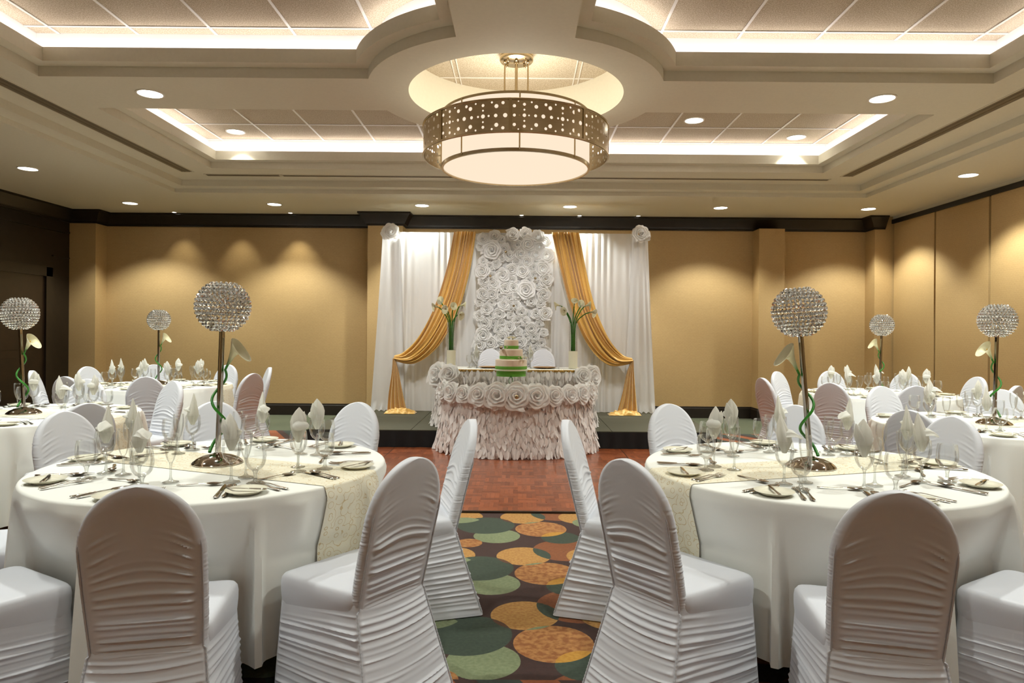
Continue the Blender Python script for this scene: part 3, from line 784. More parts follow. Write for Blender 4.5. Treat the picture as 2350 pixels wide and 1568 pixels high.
def knife_mb(sc=1.0):
    mb = MB(); mb.loops(strip([(0, .002, .004, .0015), (.004, .0085, .004, .0032), (.03, .0095, .004, .0035), (.07, .0075, .004, .0033), (.092, .0066, .004, .003), (.096, .0075, .004, .0028)]), True, True, True)
    mb.loops([[(x, y0, .0035), (x, (y0 + y1) / 2, .0043), (x, y1, .0035), (x, (y0 + y1) / 2, .0027)] for x, y0, y1 in ((.094, -.0065, .0062), (.13, -.009, .0062), (.18, -.0095, .0062), (.21, -.0075, .006), (.226, -.001, .0045), (.23, .003, .0036))], True, True, True)
    if sc != 1: mb.v = [(p[0] * sc, p[1] * sc, p[2] * sc) for p in mb.v]
    return mb
ME_FORK = fork_mb().mesh('dinner_fork', 'steel'); ME_SPOON = spoon_mb().mesh('soup_spoon', 'steel'); ME_DSPOON = spoon_mb(.88).mesh('dessert_spoon', 'steel')
ME_KNIFE = knife_mb().mesh('dinner_knife', 'steel'); ME_BUTTER = knife_mb(.74).mesh('butter_knife', 'steel')
ME_PLATE = MB().lathe([(.001, .002), (.045, .002), (.047, .0), (.05, .0), (.052, .003), (.076, .0135), (.0775, .015), (.076, .0155), (.052, .0065), (.046, .005), (.001, .005)], 48).mesh('bread_plate', 'porcelain')
GL = {
    'water_goblet': [[(.001, .0015), (.034, .0012), (.036, .0025), (.034, .004), (.02, .0075), (.010, .0125)], [(.010, .0125), (.0068, .022), (.0062, .034), (.0085, .046), (.0135, .055)],
                     [(.001, .0575), (.0135, .055), (.026, .0625), (.036, .076), (.0415, .095), (.0425, .112), (.041, .135), (.0385, .152), (.037, .160), (.0365, .1605), (.0362, .160)]],
    'wine_glass': [[(.001, .0015), (.033, .0012), (.035, .0025), (.033, .004), (.018, .0075), (.0085, .0125)], [(.0085, .0125), (.005, .025), (.0046, .055), (.006, .072), (.010, .080)],
                   [(.001, .082), (.010, .080), (.022, .089), (.031, .103), (.0365, .122), (.038, .140), (.0365, .163), (.034, .180), (.0335, .1805), (.0332, .180)]],
    'champagne_flute': [[(.001, .0015), (.030, .0012), (.032, .0025), (.030, .004), (.016, .0075), (.008, .0125)], [(.008, .0125), (.0046, .025), (.0042, .058), (.005, .074), (.007, .082)],
                        [(.001, .084), (.007, .082), (.013, .092), (.0195, .112), (.0245, .138), (.0262, .16), (.0255, .185), (.0245, .200), (.0241, .2005), (.0238, .200)]],
}
GM = {}
for k, (a, b, c) in GL.items():
    GM[k] = ([('foot', MB().lathe(a, 28).mesh('foot', 'stem_glass')), ('stem', MB().lathe(b, 16).mesh('stem', 'stem_glass')), ('bowl', MB().lathe(c, 32).mesh('bowl', 'clear_glass'))],)
    f = MB(); f.lathe(a, 20); f.lathe(b, 12); nf = len(f.f); f.lathe(c, 24); me = f.mesh(k, 'stem_glass'); me.materials.append(M['clear_glass'])
    for i, p in enumerate(me.polygons): p.material_index = 0 if i < nf else 1
    GM[k] += (me,)
def napkin_mb(v):
    mb = MB(); N = 40
    def loft(rows, waves, ph):
        L = []
        for (cx, cy, z, rx, ry, wv) in rows:
            L.append([(cx + rx * math.cos(2 * PI * k / N) * (1 + wv * math.sin(waves * 2 * PI * k / N + ph)), cy + ry * math.sin(2 * PI * k / N) * (1 + wv * math.sin(waves * 2 * PI * k / N + ph + 1)), z) for k in range(N)])
        mb.loops(L, True, True, True)
    if v == 0:      # tall pointed leaf over a rolled cuff
        loft([(0, 0, -.055, .009, .009, .1), (0, 0, -.03, .018, .018, .2), (0, 0, -.002, .026, .026, .2), (0, .002, .02, .029, .022, .24), (0, .004, .045, .030, .017, .24), (.001, .006, .07, .025, .012, .24), (.002, .006, .095, .014, .007, .12), (.003, .005, .112, .002, .002, 0)], 5, .4)
        loft([(.006, .012, .006, .010, .008, .2), (.012, .016, .03, .020, .013, .24), (.018, .018, .055, .016, .010, .24), (.024, .018, .078, .007, .005, .15), (.027, .017, .09, .0015, .0015, 0)], 5, 2.2)
        loft([(.002, -.008, .004, .022, .018, .08), (.003, -.012, .012, .034, .026, .1), (.004, -.014, .026, .036, .026, .1), (.003, -.012, .038, .030, .02, .12), (0, -.006, .046, .016, .010, .1), (0, -.002, .050, .004, .003, 0)], 3, 1.1)
    else:           # pointed leaf with a side wing folded over the rim
        loft([(0, 0, -.055, .009, .009, .1), (0, 0, -.03, .018, .018, .2), (0, 0, -.002, .026, .026, .2), (-.004, .0, .02, .026, .022, .24), (-.010, 0, .05, .022, .016, .18), (-.014, 0, .08, .015, .010, .24), (-.016, .002, .105, .008, .006, .1), (-.017, .003, .125, .0015, .0015, 0)], 5, 2.0)
        L = []
        for (x, z, ry, rz, wv) in ((-.012, .022, .014, .010, .1), (.004, .032, .024, .014, .12), (.020, .038, .028, .014, .2), (.038, .036, .027, .010, .2), (.054, .026, .020, .006, .12), (.066, .014, .008, .003, .1), (.070, .010, .001, .001, 0)):
            L.append([(x + .004 * math.sin(3 * 2 * PI * k / N), ry * math.cos(2 * PI * k / N) * (1 + wv * math.sin(4 * 2 * PI * k / N)), z + rz * math.sin(2 * PI * k / N) * (1 + wv * math.sin(5 * 2 * PI * k / N + 1)) - .012 * (ry * math.cos(2 * PI * k / N) / .028) ** 2) for k in range(N)])
        mb.loops(L, True, True, True)
    return mb
ME_NAP = [napkin_mb(0).mesh('napkin', 'napkin_linen'), napkin_mb(1).mesh('napkin', 'napkin_linen')]
rnd = random.Random(7)
def put(name, me, label, cat, group, x, y, z, rz):
    o = link(name, me, None, (x, y, z), (0, 0, rz)); return tag(o, label, cat, group)
def put_glass(kind, x, y, z, label, group, near, cat):
    if near:
        o = thing(kind, label, cat, (x, y, z), 0, group)
        for nm, me in GM[kind][0]: link(nm, me, o)
    else: o = put(kind, GM[kind][1], label, cat, group, x, y, z, 0)
    return o
ZT = TZ + .0026
for t in TABLES:
    near = t.key.startswith('near')
    for (a, R, vis) in t.seats:
        w = f'{WORD[clock(a)]} o\'clock place of the {t.key} table'
        ar = math.radians(a); jit = lambda s_: rnd.uniform(-s_, s_)
        def P(da, r):
            b = math.radians(a + da); return t.x + r * math.cos(b), t.y + r * math.sin(b)
        ok = lambda p: in_frame(p[0], p[1], .8, 25)
        inward = ar + PI
        # the setting as the guest sees it: forks on the left hand, knife and spoon on the right, bread plate beyond the forks
        L_, R_ = -1, 1
        def cut(name, me, lbl, grp, da, r, extra=0.0):
            p = P(da, r)
            # straight rows: offset sideways from the seat axis
            if ok(p): put(name, me, lbl, 'cutlery', grp, p[0], p[1], ZT, inward + extra + jit(.022))
        def side(dist, r):
            return math.degrees(math.atan2(dist, r)), math.hypot(dist, r)
        for nm, me, lb, grp, sd, r0 in (('dinner_fork', ME_FORK, 'inner dinner fork', 'dinner forks', -.119, .70), ('dinner_fork', ME_FORK, 'outer dinner fork', 'dinner forks', -.149, .692),
                                        ('dinner_knife', ME_KNIFE, 'dinner knife', 'dinner knives', .110, .705), ('soup_spoon', ME_SPOON, 'soup spoon', 'soup spoons', .137, .697)):
            da, rr = side(sd, r0); cut(nm, me, f'{lb} at the {w}', grp, da, rr)
        da, rr = side(-.08 + jit(.02), .455); p = P(da, rr)
        if ok(p): put('dessert_spoon', ME_DSPOON, f'dessert spoon lying crossways at the {w}', 'cutlery', 'dessert spoons', p[0], p[1], ZT, ar + PI / 2 + jit(.25))
        da, rr = side(-.248, .618); p = P(da, rr)
        if ok(p):
            put('bread_plate', ME_PLATE, f'cream bread plate by the forks at the {w}', 'plate', 'bread plates', p[0], p[1], ZT, 0)
            q = ar + PI + .5 + jit(.5); put('butter_knife', ME_BUTTER, f'butter knife across the bread plate at the {w}', 'cutlery', 'butter knives', p[0] - .083 * math.cos(q), p[1] - .083 * math.sin(q), ZT + .0136, q)
        for kind, sd, r0, lb, cat in (('wine_glass', .122 + jit(.008), .445 + jit(.015), 'wine glass holding a folded napkin', 'wine glass'), ('water_goblet', (.222 + jit(.008)), .488 + jit(.015), 'empty short-stemmed water goblet', 'goblet'), ('champagne_flute', .175 + jit(.01), .35 + jit(.02), 'slim empty champagne flute', 'champagne flute')):
            da, rr = side(sd, r0); p = P(da, rr)
            if ok(p):
                put_glass(kind, p[0], p[1], ZT, f'{lb} at the {w}', {'wine_glass': 'wine glasses with napkins', 'water_goblet': 'water goblets', 'champagne_flute': 'champagne flutes'}[kind], near, cat)
                if kind == 'wine_glass':
                    v = rnd.randrange(2); put('napkin', ME_NAP[v], f'{"pointed white napkin with a rolled cuff" if v == 0 else "white napkin with a drooping wing"}, {w}', 'napkin', 'folded white napkins', p[0], p[1], ZT + .1815, rnd.uniform(-PI, PI)).scale = (1.0, 1.0, .92)

# ------------------------------------------------------------------ crystal globe stands and the lilies wound round them
def globe_mb():
    mb = MB(); wire = MB(); R = .118; rows = 14
    lat = [lerp(-1.16, 1.10, k / (rows - 1)) for k in range(rows)]; last = None
    for ri, la in enumerate(lat):
        rc = R * math.cos(la); n = max(8, int(round(2 * PI * rc / .0212))); zc = R * math.sin(la)
        wire.tube([(rc * .985 * math.cos(2 * PI * k / 40), rc * .985 * math.sin(2 * PI * k / 40), zc) for k in range(41)], .0011, 4, False)
        for k in range(n):
            a = 2 * PI * (k + .5 * (ri % 2)) / n; nr = Vector((math.cos(la) * math.cos(a), math.cos(la) * math.sin(a), math.sin(la))); e1 = Vector((-math.sin(a), math.cos(a), 0)); e2 = nr.cross(e1)
            c = nr * R; r1, r2 = .0104, .0062; q = 8; vs = []
            for rr, hh in ((r2 * .8, .0078), (r1, .001), (r2 * .8, -.0065)):
                for j in range(q):
                    b = 2 * PI * j / q; vs.append(c + e1 * rr * math.cos(b) + e2 * rr * math.sin(b) + nr * hh)
            fs = [tuple(range(q))] + [(i * q + j, i * q + (j + 1) % q, (i + 1) * q + (j + 1) % q, (i + 1) * q + j) for i in range(2) for j in range(q)] + [tuple(range(3 * q - 1, 2 * q - 1, -1))]
            mb.add(vs, fs)
            if k % 2 == 0 and ri:
                la0 = lat[ri - 1]; p0 = Vector((math.cos(la0) * math.cos(a), math.cos(la0) * math.sin(a), math.sin(la0))) * R * .985
                wire.tube([p0, nr * R * .985], .0009, 4, False)
    return mb, wire
gb, gw = globe_mb()
GZ = .735
GLOBE = [('base', MB().lathe([(.001, .0), (.112, .0), (.113, .004), (.108, .010), (.09, .024), (.062, .036), (.03, .043), (.02, .046), (.016, .05), (.001, .05)], 64).mesh('base', 'chrome')),
         ('pole', (lambda m: m)(MB().loops([[(.0125 * (1 + .10 * math.cos(6 * 2 * PI * k / 36)) * math.cos(2 * PI * k / 36), .0125 * (1 + .10 * math.cos(6 * 2 * PI * k / 36)) * math.sin(2 * PI * k / 36), z) for k in range(36)] for z in (.045, .2, .4, GZ - .105)]).lathe([(.001, GZ - .118), (.026, GZ - .116), (.028, GZ - .108), (.014, GZ - .100)], 24).mesh('pole', 'chrome'))),
         ('crystal_beading', gb.mesh('crystal_beading', 'crystal', False)), ('wire_frame', gw.mesh('wire_frame', 'dark_wire'))]
for nm, me in GLOBE[2:]: me.transform(Matrix.Translation((0, 0, GZ)))

def bloom_mb(L=.108, R=.027):
    mb = MB()
    def f(u, v):
        th = 2 * PI * u; k = .5 + .5 * math.cos(th); fl = sm(.52, 1.0, v)
        r = .0055 + (R - .0055) * v ** 1.25 + fl * (.005 + .026 * k ** 2) + .024 * fl * fl * k ** 9
        z = L * v * (1 - .10 * v * k) - .026 * fl * fl * k ** 2 - .012 * fl * fl * k ** 9 + .006 * fl * (1 - k)
        return (r * math.cos(th), r * math.sin(th) * (1 + .15 * fl), z)
    mb.grid(f, 44, 24, True); mb.grid(lambda u, v: (lambda p: (p[0] * .94, p[1] * .94, p[2] + .0012))(f(1 - u, v)), 44, 24, True)
    return mb
ME_BLOOM = bloom_mb().mesh('bloom', 'lily_bloom')
ME_SPADIX = MB().tube([(0, 0, .02), (.001, 0, .045), (.002, 0, .075)], [.005, .0052, .003], 8).mesh('spadix', 'spadix_yellow')
def lily(label, group, pts, rad, bloom_at, bloom_dir, roll, scale=1.0):
    o = thing('calla_lily', label, 'flower', pts[0], 0, group)
    b0 = Vector(pts[0]); MB().tube([Vector(p) - b0 for p in pts], rad, 10).build('stem', 'green_stem', o)
    b = link('bloom', ME_BLOOM, o); q = Vector(bloom_dir).to_track_quat('Z', 'X'); b.matrix_basis = Matrix.Translation(Vector(bloom_at) - b0) @ q.to_matrix().to_4x4() @ Matrix.Rotation(roll, 4, 'Z') @ Matrix.Scale(scale, 4)
    s_ = link('spadix', ME_SPADIX, b)
    return o
def smooth_path(pts, n=60):
    P = [Vector(p) for p in pts]; out = []
    for k in range(n):
        t = k / (n - 1) * (len(P) - 1); i = min(int(t), len(P) - 2); f = t - i
        p0, p1, p2, p3 = P[max(i - 1, 0)], P[i], P[i + 1], P[min(i + 2, len(P) - 1)]
        out.append(.5 * ((2 * p1) + (p2 - p0) * f + (2 * p0 - 5 * p1 + 4 * p2 - p3) * f * f + (3 * p1 - p0 - 3 * p2 + p3) * f ** 3))
    return out
LAMPX = {'near left': (-1.41, 3.19), 'near right': (1.385, 3.215), 'middle left': (-3.63, 4.99), 'middle right': (3.38, 4.83), 'far left': (-4.10, 7.74), 'far right': (3.93, 7.40)}
for t in TABLES:
    x, y = LAMPX[t.key]; sd = 1 if 'left' in t.key else -1
    o = thing('crystal_globe_stand', f'chrome stand topped by a beaded crystal globe on the {t.key} table', 'centrepiece', (x, y, ZT + .001), 0, 'crystal globe stands')
    ta = math.atan(t.lean[0]) if t.lean[0] else 0
    for nm, me in GLOBE:
        c = link(nm, me, o)
        if nm != 'base': c.rotation_euler = (0, ta, 0)
        if nm == 'crystal_beading': c['kind'] = 'stuff'
    tilt = Matrix.Translation((x, y, ZT)) @ Matrix.Rotation(ta, 4, 'Y')
    pts = []; n = 90
    for k in range(n):
        f = k / (n - 1); z = .054 + .385 * f; ang = lerp(PI + .6, -2 * PI - .2, f) ; rr = .0275 + .007 * math.sin(PI * f) - .005 * f ** 6 + (.0 if f > .06 else .008 * (1 - f / .06))
        pts.append(tilt @ Vector((sd * rr * math.cos(ang), rr * math.sin(ang), z)))
    end = pts[-1]; dr = Vector((sd * .44, -.02, .89)).normalized(); pts += [end + dr * .012, end + dr * .028]
    lily(f'cream calla lily wound round the crystal globe stand on the {t.key} table', 'calla lilies on the globe stands', pts, [lerp(.0075, .0055, k / (len(pts) - 1)) for k in range(len(pts))], end + dr * .026, dr, PI, 1.08)
# ------------------------------------------------------------------ stage
SZ = .217
def platform(x0, x1, y0, y1, label):
    o = thing('stage_platform', label, 'stage platform', ((x0 + x1) / 2, (y0 + y1) / 2, 0), 0, 'carpeted stage platforms')
    w, h = (x1 - x0) / 2 - .003, (y1 - y0) / 2 - .003
    MB().box(-w, w, -h, h, SZ - .03, SZ).build('deck', 'stage_carpet', o, False)
    m = MB().box(-w, w, -h, h, SZ - .045, SZ - .03); m.build('frame', 'black_track', o, False)
    for sx in (-1, 1):
        for sy in (-1, 1): MB().box(sx * (w - .06) - .02, sx * (w - .06) + .02, sy * (h - .06) - .02, sy * (h - .06) + .02, .014 if sy < 0 or True else 0, SZ - .045).build('leg', 'black_track', o, False)
platform(-2.50, -1.275, 8.06, 9.27, 'grey-green carpeted stage platform at the front corner toward the dark wood wall')
platform(-1.275, 1.115, 8.06, 9.27, 'wide grey-green carpeted stage platform under the head table')
platform(1.115, 2.34, 8.06, 9.27, 'grey-green carpeted stage platform at the front corner toward the partition')
platform(-2.50, -1.275, 9.27, 10.46, 'stage platform under the foot of the drape nearer the dark wood wall')
platform(-1.275, 1.115, 9.27, 10.46, 'stage platform under the rose panel at the rear')
platform(1.115, 2.34, 9.27, 10.46, 'stage platform under the foot of the drape nearer the partition')
def skirt_strip(p0, p1, z0, z1, amp=.006, pitch=.17):
    d = Vector(p1) - Vector(p0); ln = d.length; d /= ln; nn = Vector((d.y, -d.x)); n = int(ln / pitch * 10)
    return MB().grid(lambda u, v: (lambda q: (q.x, q.y, lerp(z0, z1, v)))(Vector(p0) + d * ln * u + nn * (amp * (1 + math.sin(u * ln / pitch * 2 * PI + 2 * math.sin(u * ln * 3))) * (1.15 - .5 * v))), n, 6)
sk = skirt_strip((-2.51, 8.052), (2.35, 8.052), .016, SZ - .008)
b = skirt_strip((2.348, 8.05), (2.348, 10.4), .004, SZ - .008); sk.add(b.v, b.f); b = skirt_strip((-2.508, 10.4), (-2.508, 8.05), .004, SZ - .008); sk.add(b.v, b.f)
tag(sk.build('stage_skirt', 'black_skirt'), 'black pleated skirt round the low stage', 'stage skirt')

# ------------------------------------------------------------------ backdrop drapes
YD = 9.98
ZT_D = 2.845
def drape(name, x0, x1, label, mat, group, y=YD, x0b=None, x1b=None, amp=.03, pitch=.10, ztop=ZT_D, zbot=SZ + .004, seed=0, pool=.0):
    x0b = x0 if x0b is None else x0b; x1b = x1 if x1b is None else x1b; n = int((x1 - x0) / pitch * 16) + 8
    def f(u, v):
        z = lerp(zbot, ztop, v); a = (1 - v) ** 1.0; x = lerp(lerp(x0, x1, u), lerp(x0b, x1b, u), a ** 1.15)
        s_ = u * (x1 - x0); ph = s_ / pitch * 2 * PI + 1.3 * math.sin(s_ * 7 + seed) + .5 * math.sin(v * 2.5 + seed)
        yy = y - amp * (.55 + .45 * math.sin(seed + s_ * 9)) * math.sin(ph) * (.45 + .55 * (1 - v)) - .018 * a * math.sin(s_ * 11 + seed)
        if pool and v < .05: yy -= pool * (1 - v / .05) * (.6 + .4 * math.sin(u * 31 + seed)); z += .012 * (1 + math.sin(u * 43)) * (1 - v / .05)
        return (x, yy, z)
    o = MB().grid(f, n, 60).build(name, mat); tag(o, label, 'drape', group); return o
drape('sheer_drape', -1.80, -.64, 'gathered white sheer drape behind the gold swag nearer the dark wood wall', 'sheer_white', 'white backdrop drapes', seed=1, amp=.028)
drape('sheer_drape', .47, 1.70, 'gathered white sheer drape behind the gold swag nearer the partition', 'sheer_white', 'white backdrop drapes', seed=2, amp=.028)
drape('sheer_drape', -.86, .69, 'white sheer drape hanging behind the fabric rose panel', 'sheer_white', 'white backdrop drapes', y=YD + .105, seed=3, amp=.02)
drape('sheer_drape', -2.0, -1.73, 'outer white sheer drape flaring to the stage floor, dark wood wall end', 'sheer_white', 'white backdrop drapes', y=YD - .07, x0b=-2.16, x1b=-1.66, seed=4, amp=.03, pitch=.085, pool=.05, ztop=2.80)
drape('sheer_drape', 1.64, 1.87, 'outer white sheer drape flaring to the stage floor, partition end', 'sheer_white', 'white backdrop drapes', y=YD - .07, x0b=1.53, x1b=2.0, seed=5, amp=.03, pitch=.085, pool=.05, ztop=2.80)
fr = thing('drape_frame', 'metal pipe frame that carries the white backdrop drapes', 'drape frame', (0, YD + .19, SZ))
for x in (-1.95, 1.84): MB().tube([(x, 0, .004), (x, 0, 2.63)], .02, 12).build('upright', 'steel', fr)
MB().tube([(-1.95, 0, 2.62), (1.84, 0, 2.62)], .016, 12).build('crossbar', 'steel', fr)

# gold swags: a gathered sheet swept between its two edges
def spl(pts):
    P = smooth_path(pts, 90); return P
def swag(label, up, lo, tailL, tailR, seed):
    o = thing('gold_swag', label, 'drape', (0, 0, 0), 0, 'gold satin swags')
    U, W = spl([(p[0], 0, p[1]) for p in up]), spl([(p[0], 0, p[1]) for p in lo])
    def f(u, v):
        k = v * 89; i = min(int(k), 88); t = k - i; a = U[i].lerp(U[i + 1], t); b = W[i].lerp(W[i + 1], t); p = a.lerp(b, u)
        tight = sm(.70, 1, v); y = YD - .125 - .05 * math.sin(PI * v) - .06 * tight
        wd = (a - b).length
        ph = 2 * PI * 6.5 * (u + .045 * math.sin(9 * u + seed + 2 * v) + .03 * noise.noise(Vector((u * 4, v * 3, seed)))) + .7 * math.sin(3 * v + seed)
        y -= .034 * (math.sin(ph) + .35 * math.sin(2.3 * ph + 1 + 2 * v)) * (.6 + .55 * noise.noise(Vector((u * 5, v * 2.2, seed + 3)))) * (.5 + .5 * min(1, wd / .25)) + .02 * math.sin(PI * u) * (1 - tight * .3) + .03 * tight * math.sin(PI * u)
        sag = .012 * math.sin(ph + 1) * sm(.25, .6, v)
        return (p.x, y, p.z + sag)
    MB().grid(f, 110, 110).build('swag', 'gold_satin', o)
    TL, TRr = spl([(p[0], 0, p[1]) for p in tailL]), spl([(p[0], 0, p[1]) for p in tailR])
    def g(u, v):
        k = v * 89; i = min(int(k), 88); t = k - i; a = TL[i].lerp(TL[i + 1], t); b = TRr[i].lerp(TRr[i + 1], t); p = a.lerp(b, u)
        ph = 2 * PI * 4 * u + seed + 1.5 * v
        y = YD - .21 - .025 * math.sin(ph) * (.4 + v) - .03 * math.sin(PI * u)
        return (p.x, y, p.z)
    MB().grid(g, 60, 70).build('tail', 'gold_satin', o)
    xb0, xb1 = tailL[-1][0], tailR[-1][0]
    def h(u, v):       # crumpled pool of satin on the stage
        x = lerp(min(xb0, xb1) - .02, max(xb0, xb1) + .14, u) if xb0 < 0 else lerp(min(xb0, xb1) - .14, max(xb0, xb1) + .02, u)
        e = math.sin(PI * u) ** .5 * math.sin(PI * v) ** .5
        nz = noise.noise(Vector((x * 9, v * 3, seed))); nz2 = abs(noise.noise(Vector((x * 16, v * 6, seed + 4))))
        return (x, lerp(YD - .40, YD - .19, v) + .02 * nz, SZ + .006 + e * (.025 + .05 * (1 - abs(nz) * 2.2) * .8 + .05 * nz2))
    MB().grid(h, 60, 34).build('pooled_hem', 'gold_satin', o)
    tb = o; cx, cz = up[-1]
    MB().tube([(cx + .012 * math.cos(a), YD - .16 + .075 * math.sin(a), cz - .035 + .05 * math.cos(a) * .3) for a in [2 * PI * k / 24 for k in range(25)]], .008, 6, False).build('tieback', 'gold_satin', o)
swag('gold satin swag tied back on the side of the dark wood wall', [(-.95, 2.84), (-1.05, 2.30), (-1.23, 1.72), (-1.45, 1.30), (-1.66, 1.08), (-1.79, 1.03)],
     [(-.63, 2.84), (-.72, 2.25), (-.88, 1.68), (-1.15, 1.18), (-1.48, .925), (-1.79, .965)],
     [(-1.81, 1.0), (-1.82, .8), (-1.86, .5), (-1.88, .235)], [(-1.77, .99), (-1.72, .8), (-1.66, .5), (-1.60, .235)], 1.0)
swag('gold satin swag tied back on the side of the partition', [(.86, 2.84), (.96, 2.30), (1.10, 1.74), (1.30, 1.32), (1.50, 1.08), (1.63, 1.02)],
     [(.46, 2.84), (.60, 2.25), (.76, 1.70), (1.0, 1.2), (1.30, .93), (1.63, .955)],
     [(1.61, .99), (1.55, .8), (1.49, .5), (1.42, .235)], [(1.65, 1.0), (1.66, .8), (1.69, .5), (1.72, .235)], 2.4)

# fabric roses
def rose_mb(seed, turns=3.6, n=230):
    mb = MB()
    def f(u, v):
        th = 2 * PI * turns * u; r0 = .05 + .62 * u; hgt = lerp(.62, .30, u)
        ruf = .075 * u * math.sin(th * 5.3 + seed) + .05 * noise.noise(Vector((th * .9, seed, 2)))
        r = r0 + v * (.16 + .22 * u) + ruf * v; z = hgt * (.25 + .75 * math.sin(v * PI * .62)) + .05 * v * math.sin(th * 3.7 + seed)
        return (r * math.cos(th), r * math.sin(th), z)
    mb.grid(f, n, 6); mb.grid(lambda u, v: (lambda a, r: (r * math.cos(a), r * math.sin(a) , .06 + .10 * v * math.sin(7 * a + seed) * v))(2 * PI * u, lerp(.3, 1.0 + .06 * math.sin(9 * 2 * PI * u + seed), v)), 72, 6, True)
    return mb
ROSE = [rose_mb(s_).mesh('fabric_rose', 'rose_organza') for s_ in (1.0, 2.7, 4.4)]
def rose_part(parent, x, y, z, r, face=(0, -1, 0), k=0, spin=0.0, name='fabric_rose'):
    o = link(name, ROSE[k % 3], parent); q = Vector(face).to_track_quat('Z', 'Y')
    o.matrix_basis = Matrix.Translation((x, y, z)) @ q.to_matrix().to_4x4() @ Matrix.Rotation(spin, 4, 'Z') @ Matrix.Scale(r, 4); return o
rp = thing('rose_panel', 'tall white panel covered in organza fabric roses behind the head table', 'flower wall', (-.1, YD - .06, SZ))
MB().box(-.46, .46, 0, .03, .70, 2.62).build('backing', 'sheer_white', rp, False)
rr = random.Random(11); got = []
tries = 0
BIG = [(-.30, 2.36, .155), (.20, 1.78, .15), (.22, 2.46, .13), (-.44, 2.05, .12), (.44, 2.10, .13), (-.42, 1.12, .125), (.45, 1.72, .11), (-.46, .80, .13), (.46, .85, .13), (-.14, 1.08, .12), (-.44, 2.52, .1), (-.27, 2.56, .1), (.0, 2.58, .11), (.18, 2.60, .1), (.36, 2.56, .11), (.48, 2.5, .1)]
for b in BIG: got.append(b)
while len(got) < 98 and tries < 20000:
    tries += 1; r = rr.uniform(.07, .12); x, z = rr.uniform(-.49, .50), rr.uniform(.72, 2.58)
    if all(math.hypot(x - a, z - b) > .64 * (r + c) for a, b, c in got): got.append((x, z, r))
for i, (x, z, r) in enumerate(got): rose_part(rp, x, -.012, z, r, (rr.uniform(-.2, .2), -1, rr.uniform(-.2, .2)), i, rr.uniform(0, 6.28))
for x, z in ((-.1, 2.33), (.02, 1.55), (-.32, 1.98), (.33, 1.95)):
    MB().lathe([(.001, .03), (.012, .028), (.018, .018), (.02, 0)], 12).build('rhinestone', 'nickel_dark', rp, False, None).matrix_basis = Matrix.Translation((x, -.09, z)) @ Matrix.Rotation(PI / 2, 4, 'X')
for x, lb in ((-1.86, 'large white organza rose at the top of the outer drape, dark wood wall end'), (1.74, 'large white organza rose at the top of the outer drape, partition end')):
    o = thing('organza_rose', lb, 'fabric flower', (x, YD - .17, 2.82), 0, 'organza roses at the drape tops')
    rose_part(o, 0, 0, 0, .125, (.1, -1, .1), 0, .5, 'bloom'); rose_part(o, -.06 if x < 0 else .07, .02, -.02, .09, (-.3 if x < 0 else .3, -1, 0), 1, 2, 'bloom')

# ------------------------------------------------------------------ petal-skirted tables
def petals(path, zt, zb, rows, seed, flare=.05, pitch=.030):
    """overlapping hanging petals in rows round a plan path"""
    mb = MB(); r_ = random.Random(seed); P = [Vector(p) for p in path]
    seg = [(P[i + 1] - P[i]).length for i in range(len(P) - 1)]; tot = sum(seg)
    def at(s_):
        for i, l in enumerate(seg):
            if s_ <= l or i == len(seg) - 1:
                d = (P[i + 1] - P[i]).normalized(); return P[i] + d * min(s_, l), d
            s_ -= l
    for ri in range(rows):
        z = lerp(zt, zb + .085, ri / (rows - 1)); out = flare * (ri / (rows - 1)) ** 1.3
        for k in range(int(tot / pitch)):
            s_ = (k + .5 * (ri % 2) + r_.uniform(-.4, .4)) * pitch
            if not 0 < s_ < tot: continue
            p, d = at(s_); nn = Vector((d.y, -d.x)); o = out + r_.uniform(.0, .022); L = r_.uniform(.085, .125); w = r_.uniform(.019, .031); tw = r_.uniform(-.9, .9); sway = r_.uniform(-.02, .02); curl = r_.uniform(-.012, .02); zz = z + r_.uniform(-.014, .014)
            vs = []; ns = 6
            for j in range(ns):
                t = j / (ns - 1); ww = w * math.sin(PI * min(.97, .06 + t * .93)) ** .8; a = tw * (.3 + t); c = p + nn * (o + .012 + curl * t * t * 2) + d * sway * t * t; e = d * math.cos(a) + nn * math.sin(a); h = max(zz - L * t, zb)
                for q, bow in ((-1, 0), (0, .006), (1, 0)):
                    g = c + e * ww * q + nn * bow * math.sin(PI * t); vs.append((g.x, g.y, h))
            mb.add(vs, [(j * 3 + i, j * 3 + i + 1, j * 3 + i + 4, j * 3 + i + 3) for j in range(ns - 1) for i in range(2)])
    return mb
def plate_path(path, z0, z1): return prism([(p[0], p[1]) for p in path], z0, z1)

# cake table: a half round standing on the dance floor against the stage
CTX, CTY, CA, CB, CZ = -.02, 8.0, .84, .60, .735
half = [(CTX + CA * math.cos(PI + PI * k / 48), CTY + CB * math.sin(PI + PI * k / 48)) for k in range(49)]
ct = thing('cake_table', 'half round cake table with petal skirt and organza roses on the dance floor', 'table', (0, 0, 0))
plate_path(half, CZ - .02, CZ).build('tabletop', 'table_linen', ct, False)
MB().loops([[(p[0], p[1], z) for p in half] for z in (.02, CZ - .02)], False).build('under_skirt', 'petal_fabric', ct)
for x, y in ((-.6, 7.9), (.56, 7.9), (-.02, 7.6)): MB().tube([(x, y, CZ - .02), (x, y, .016)], .014, 8).build('leg', 'steel', ct)
pm = petals(half, CZ - .10, .018, 13, 3, .085).build('petal_fringe', 'petal_fabric', ct); pm['kind'] = 'stuff'
N_R = 13; ra = random.Random(5)
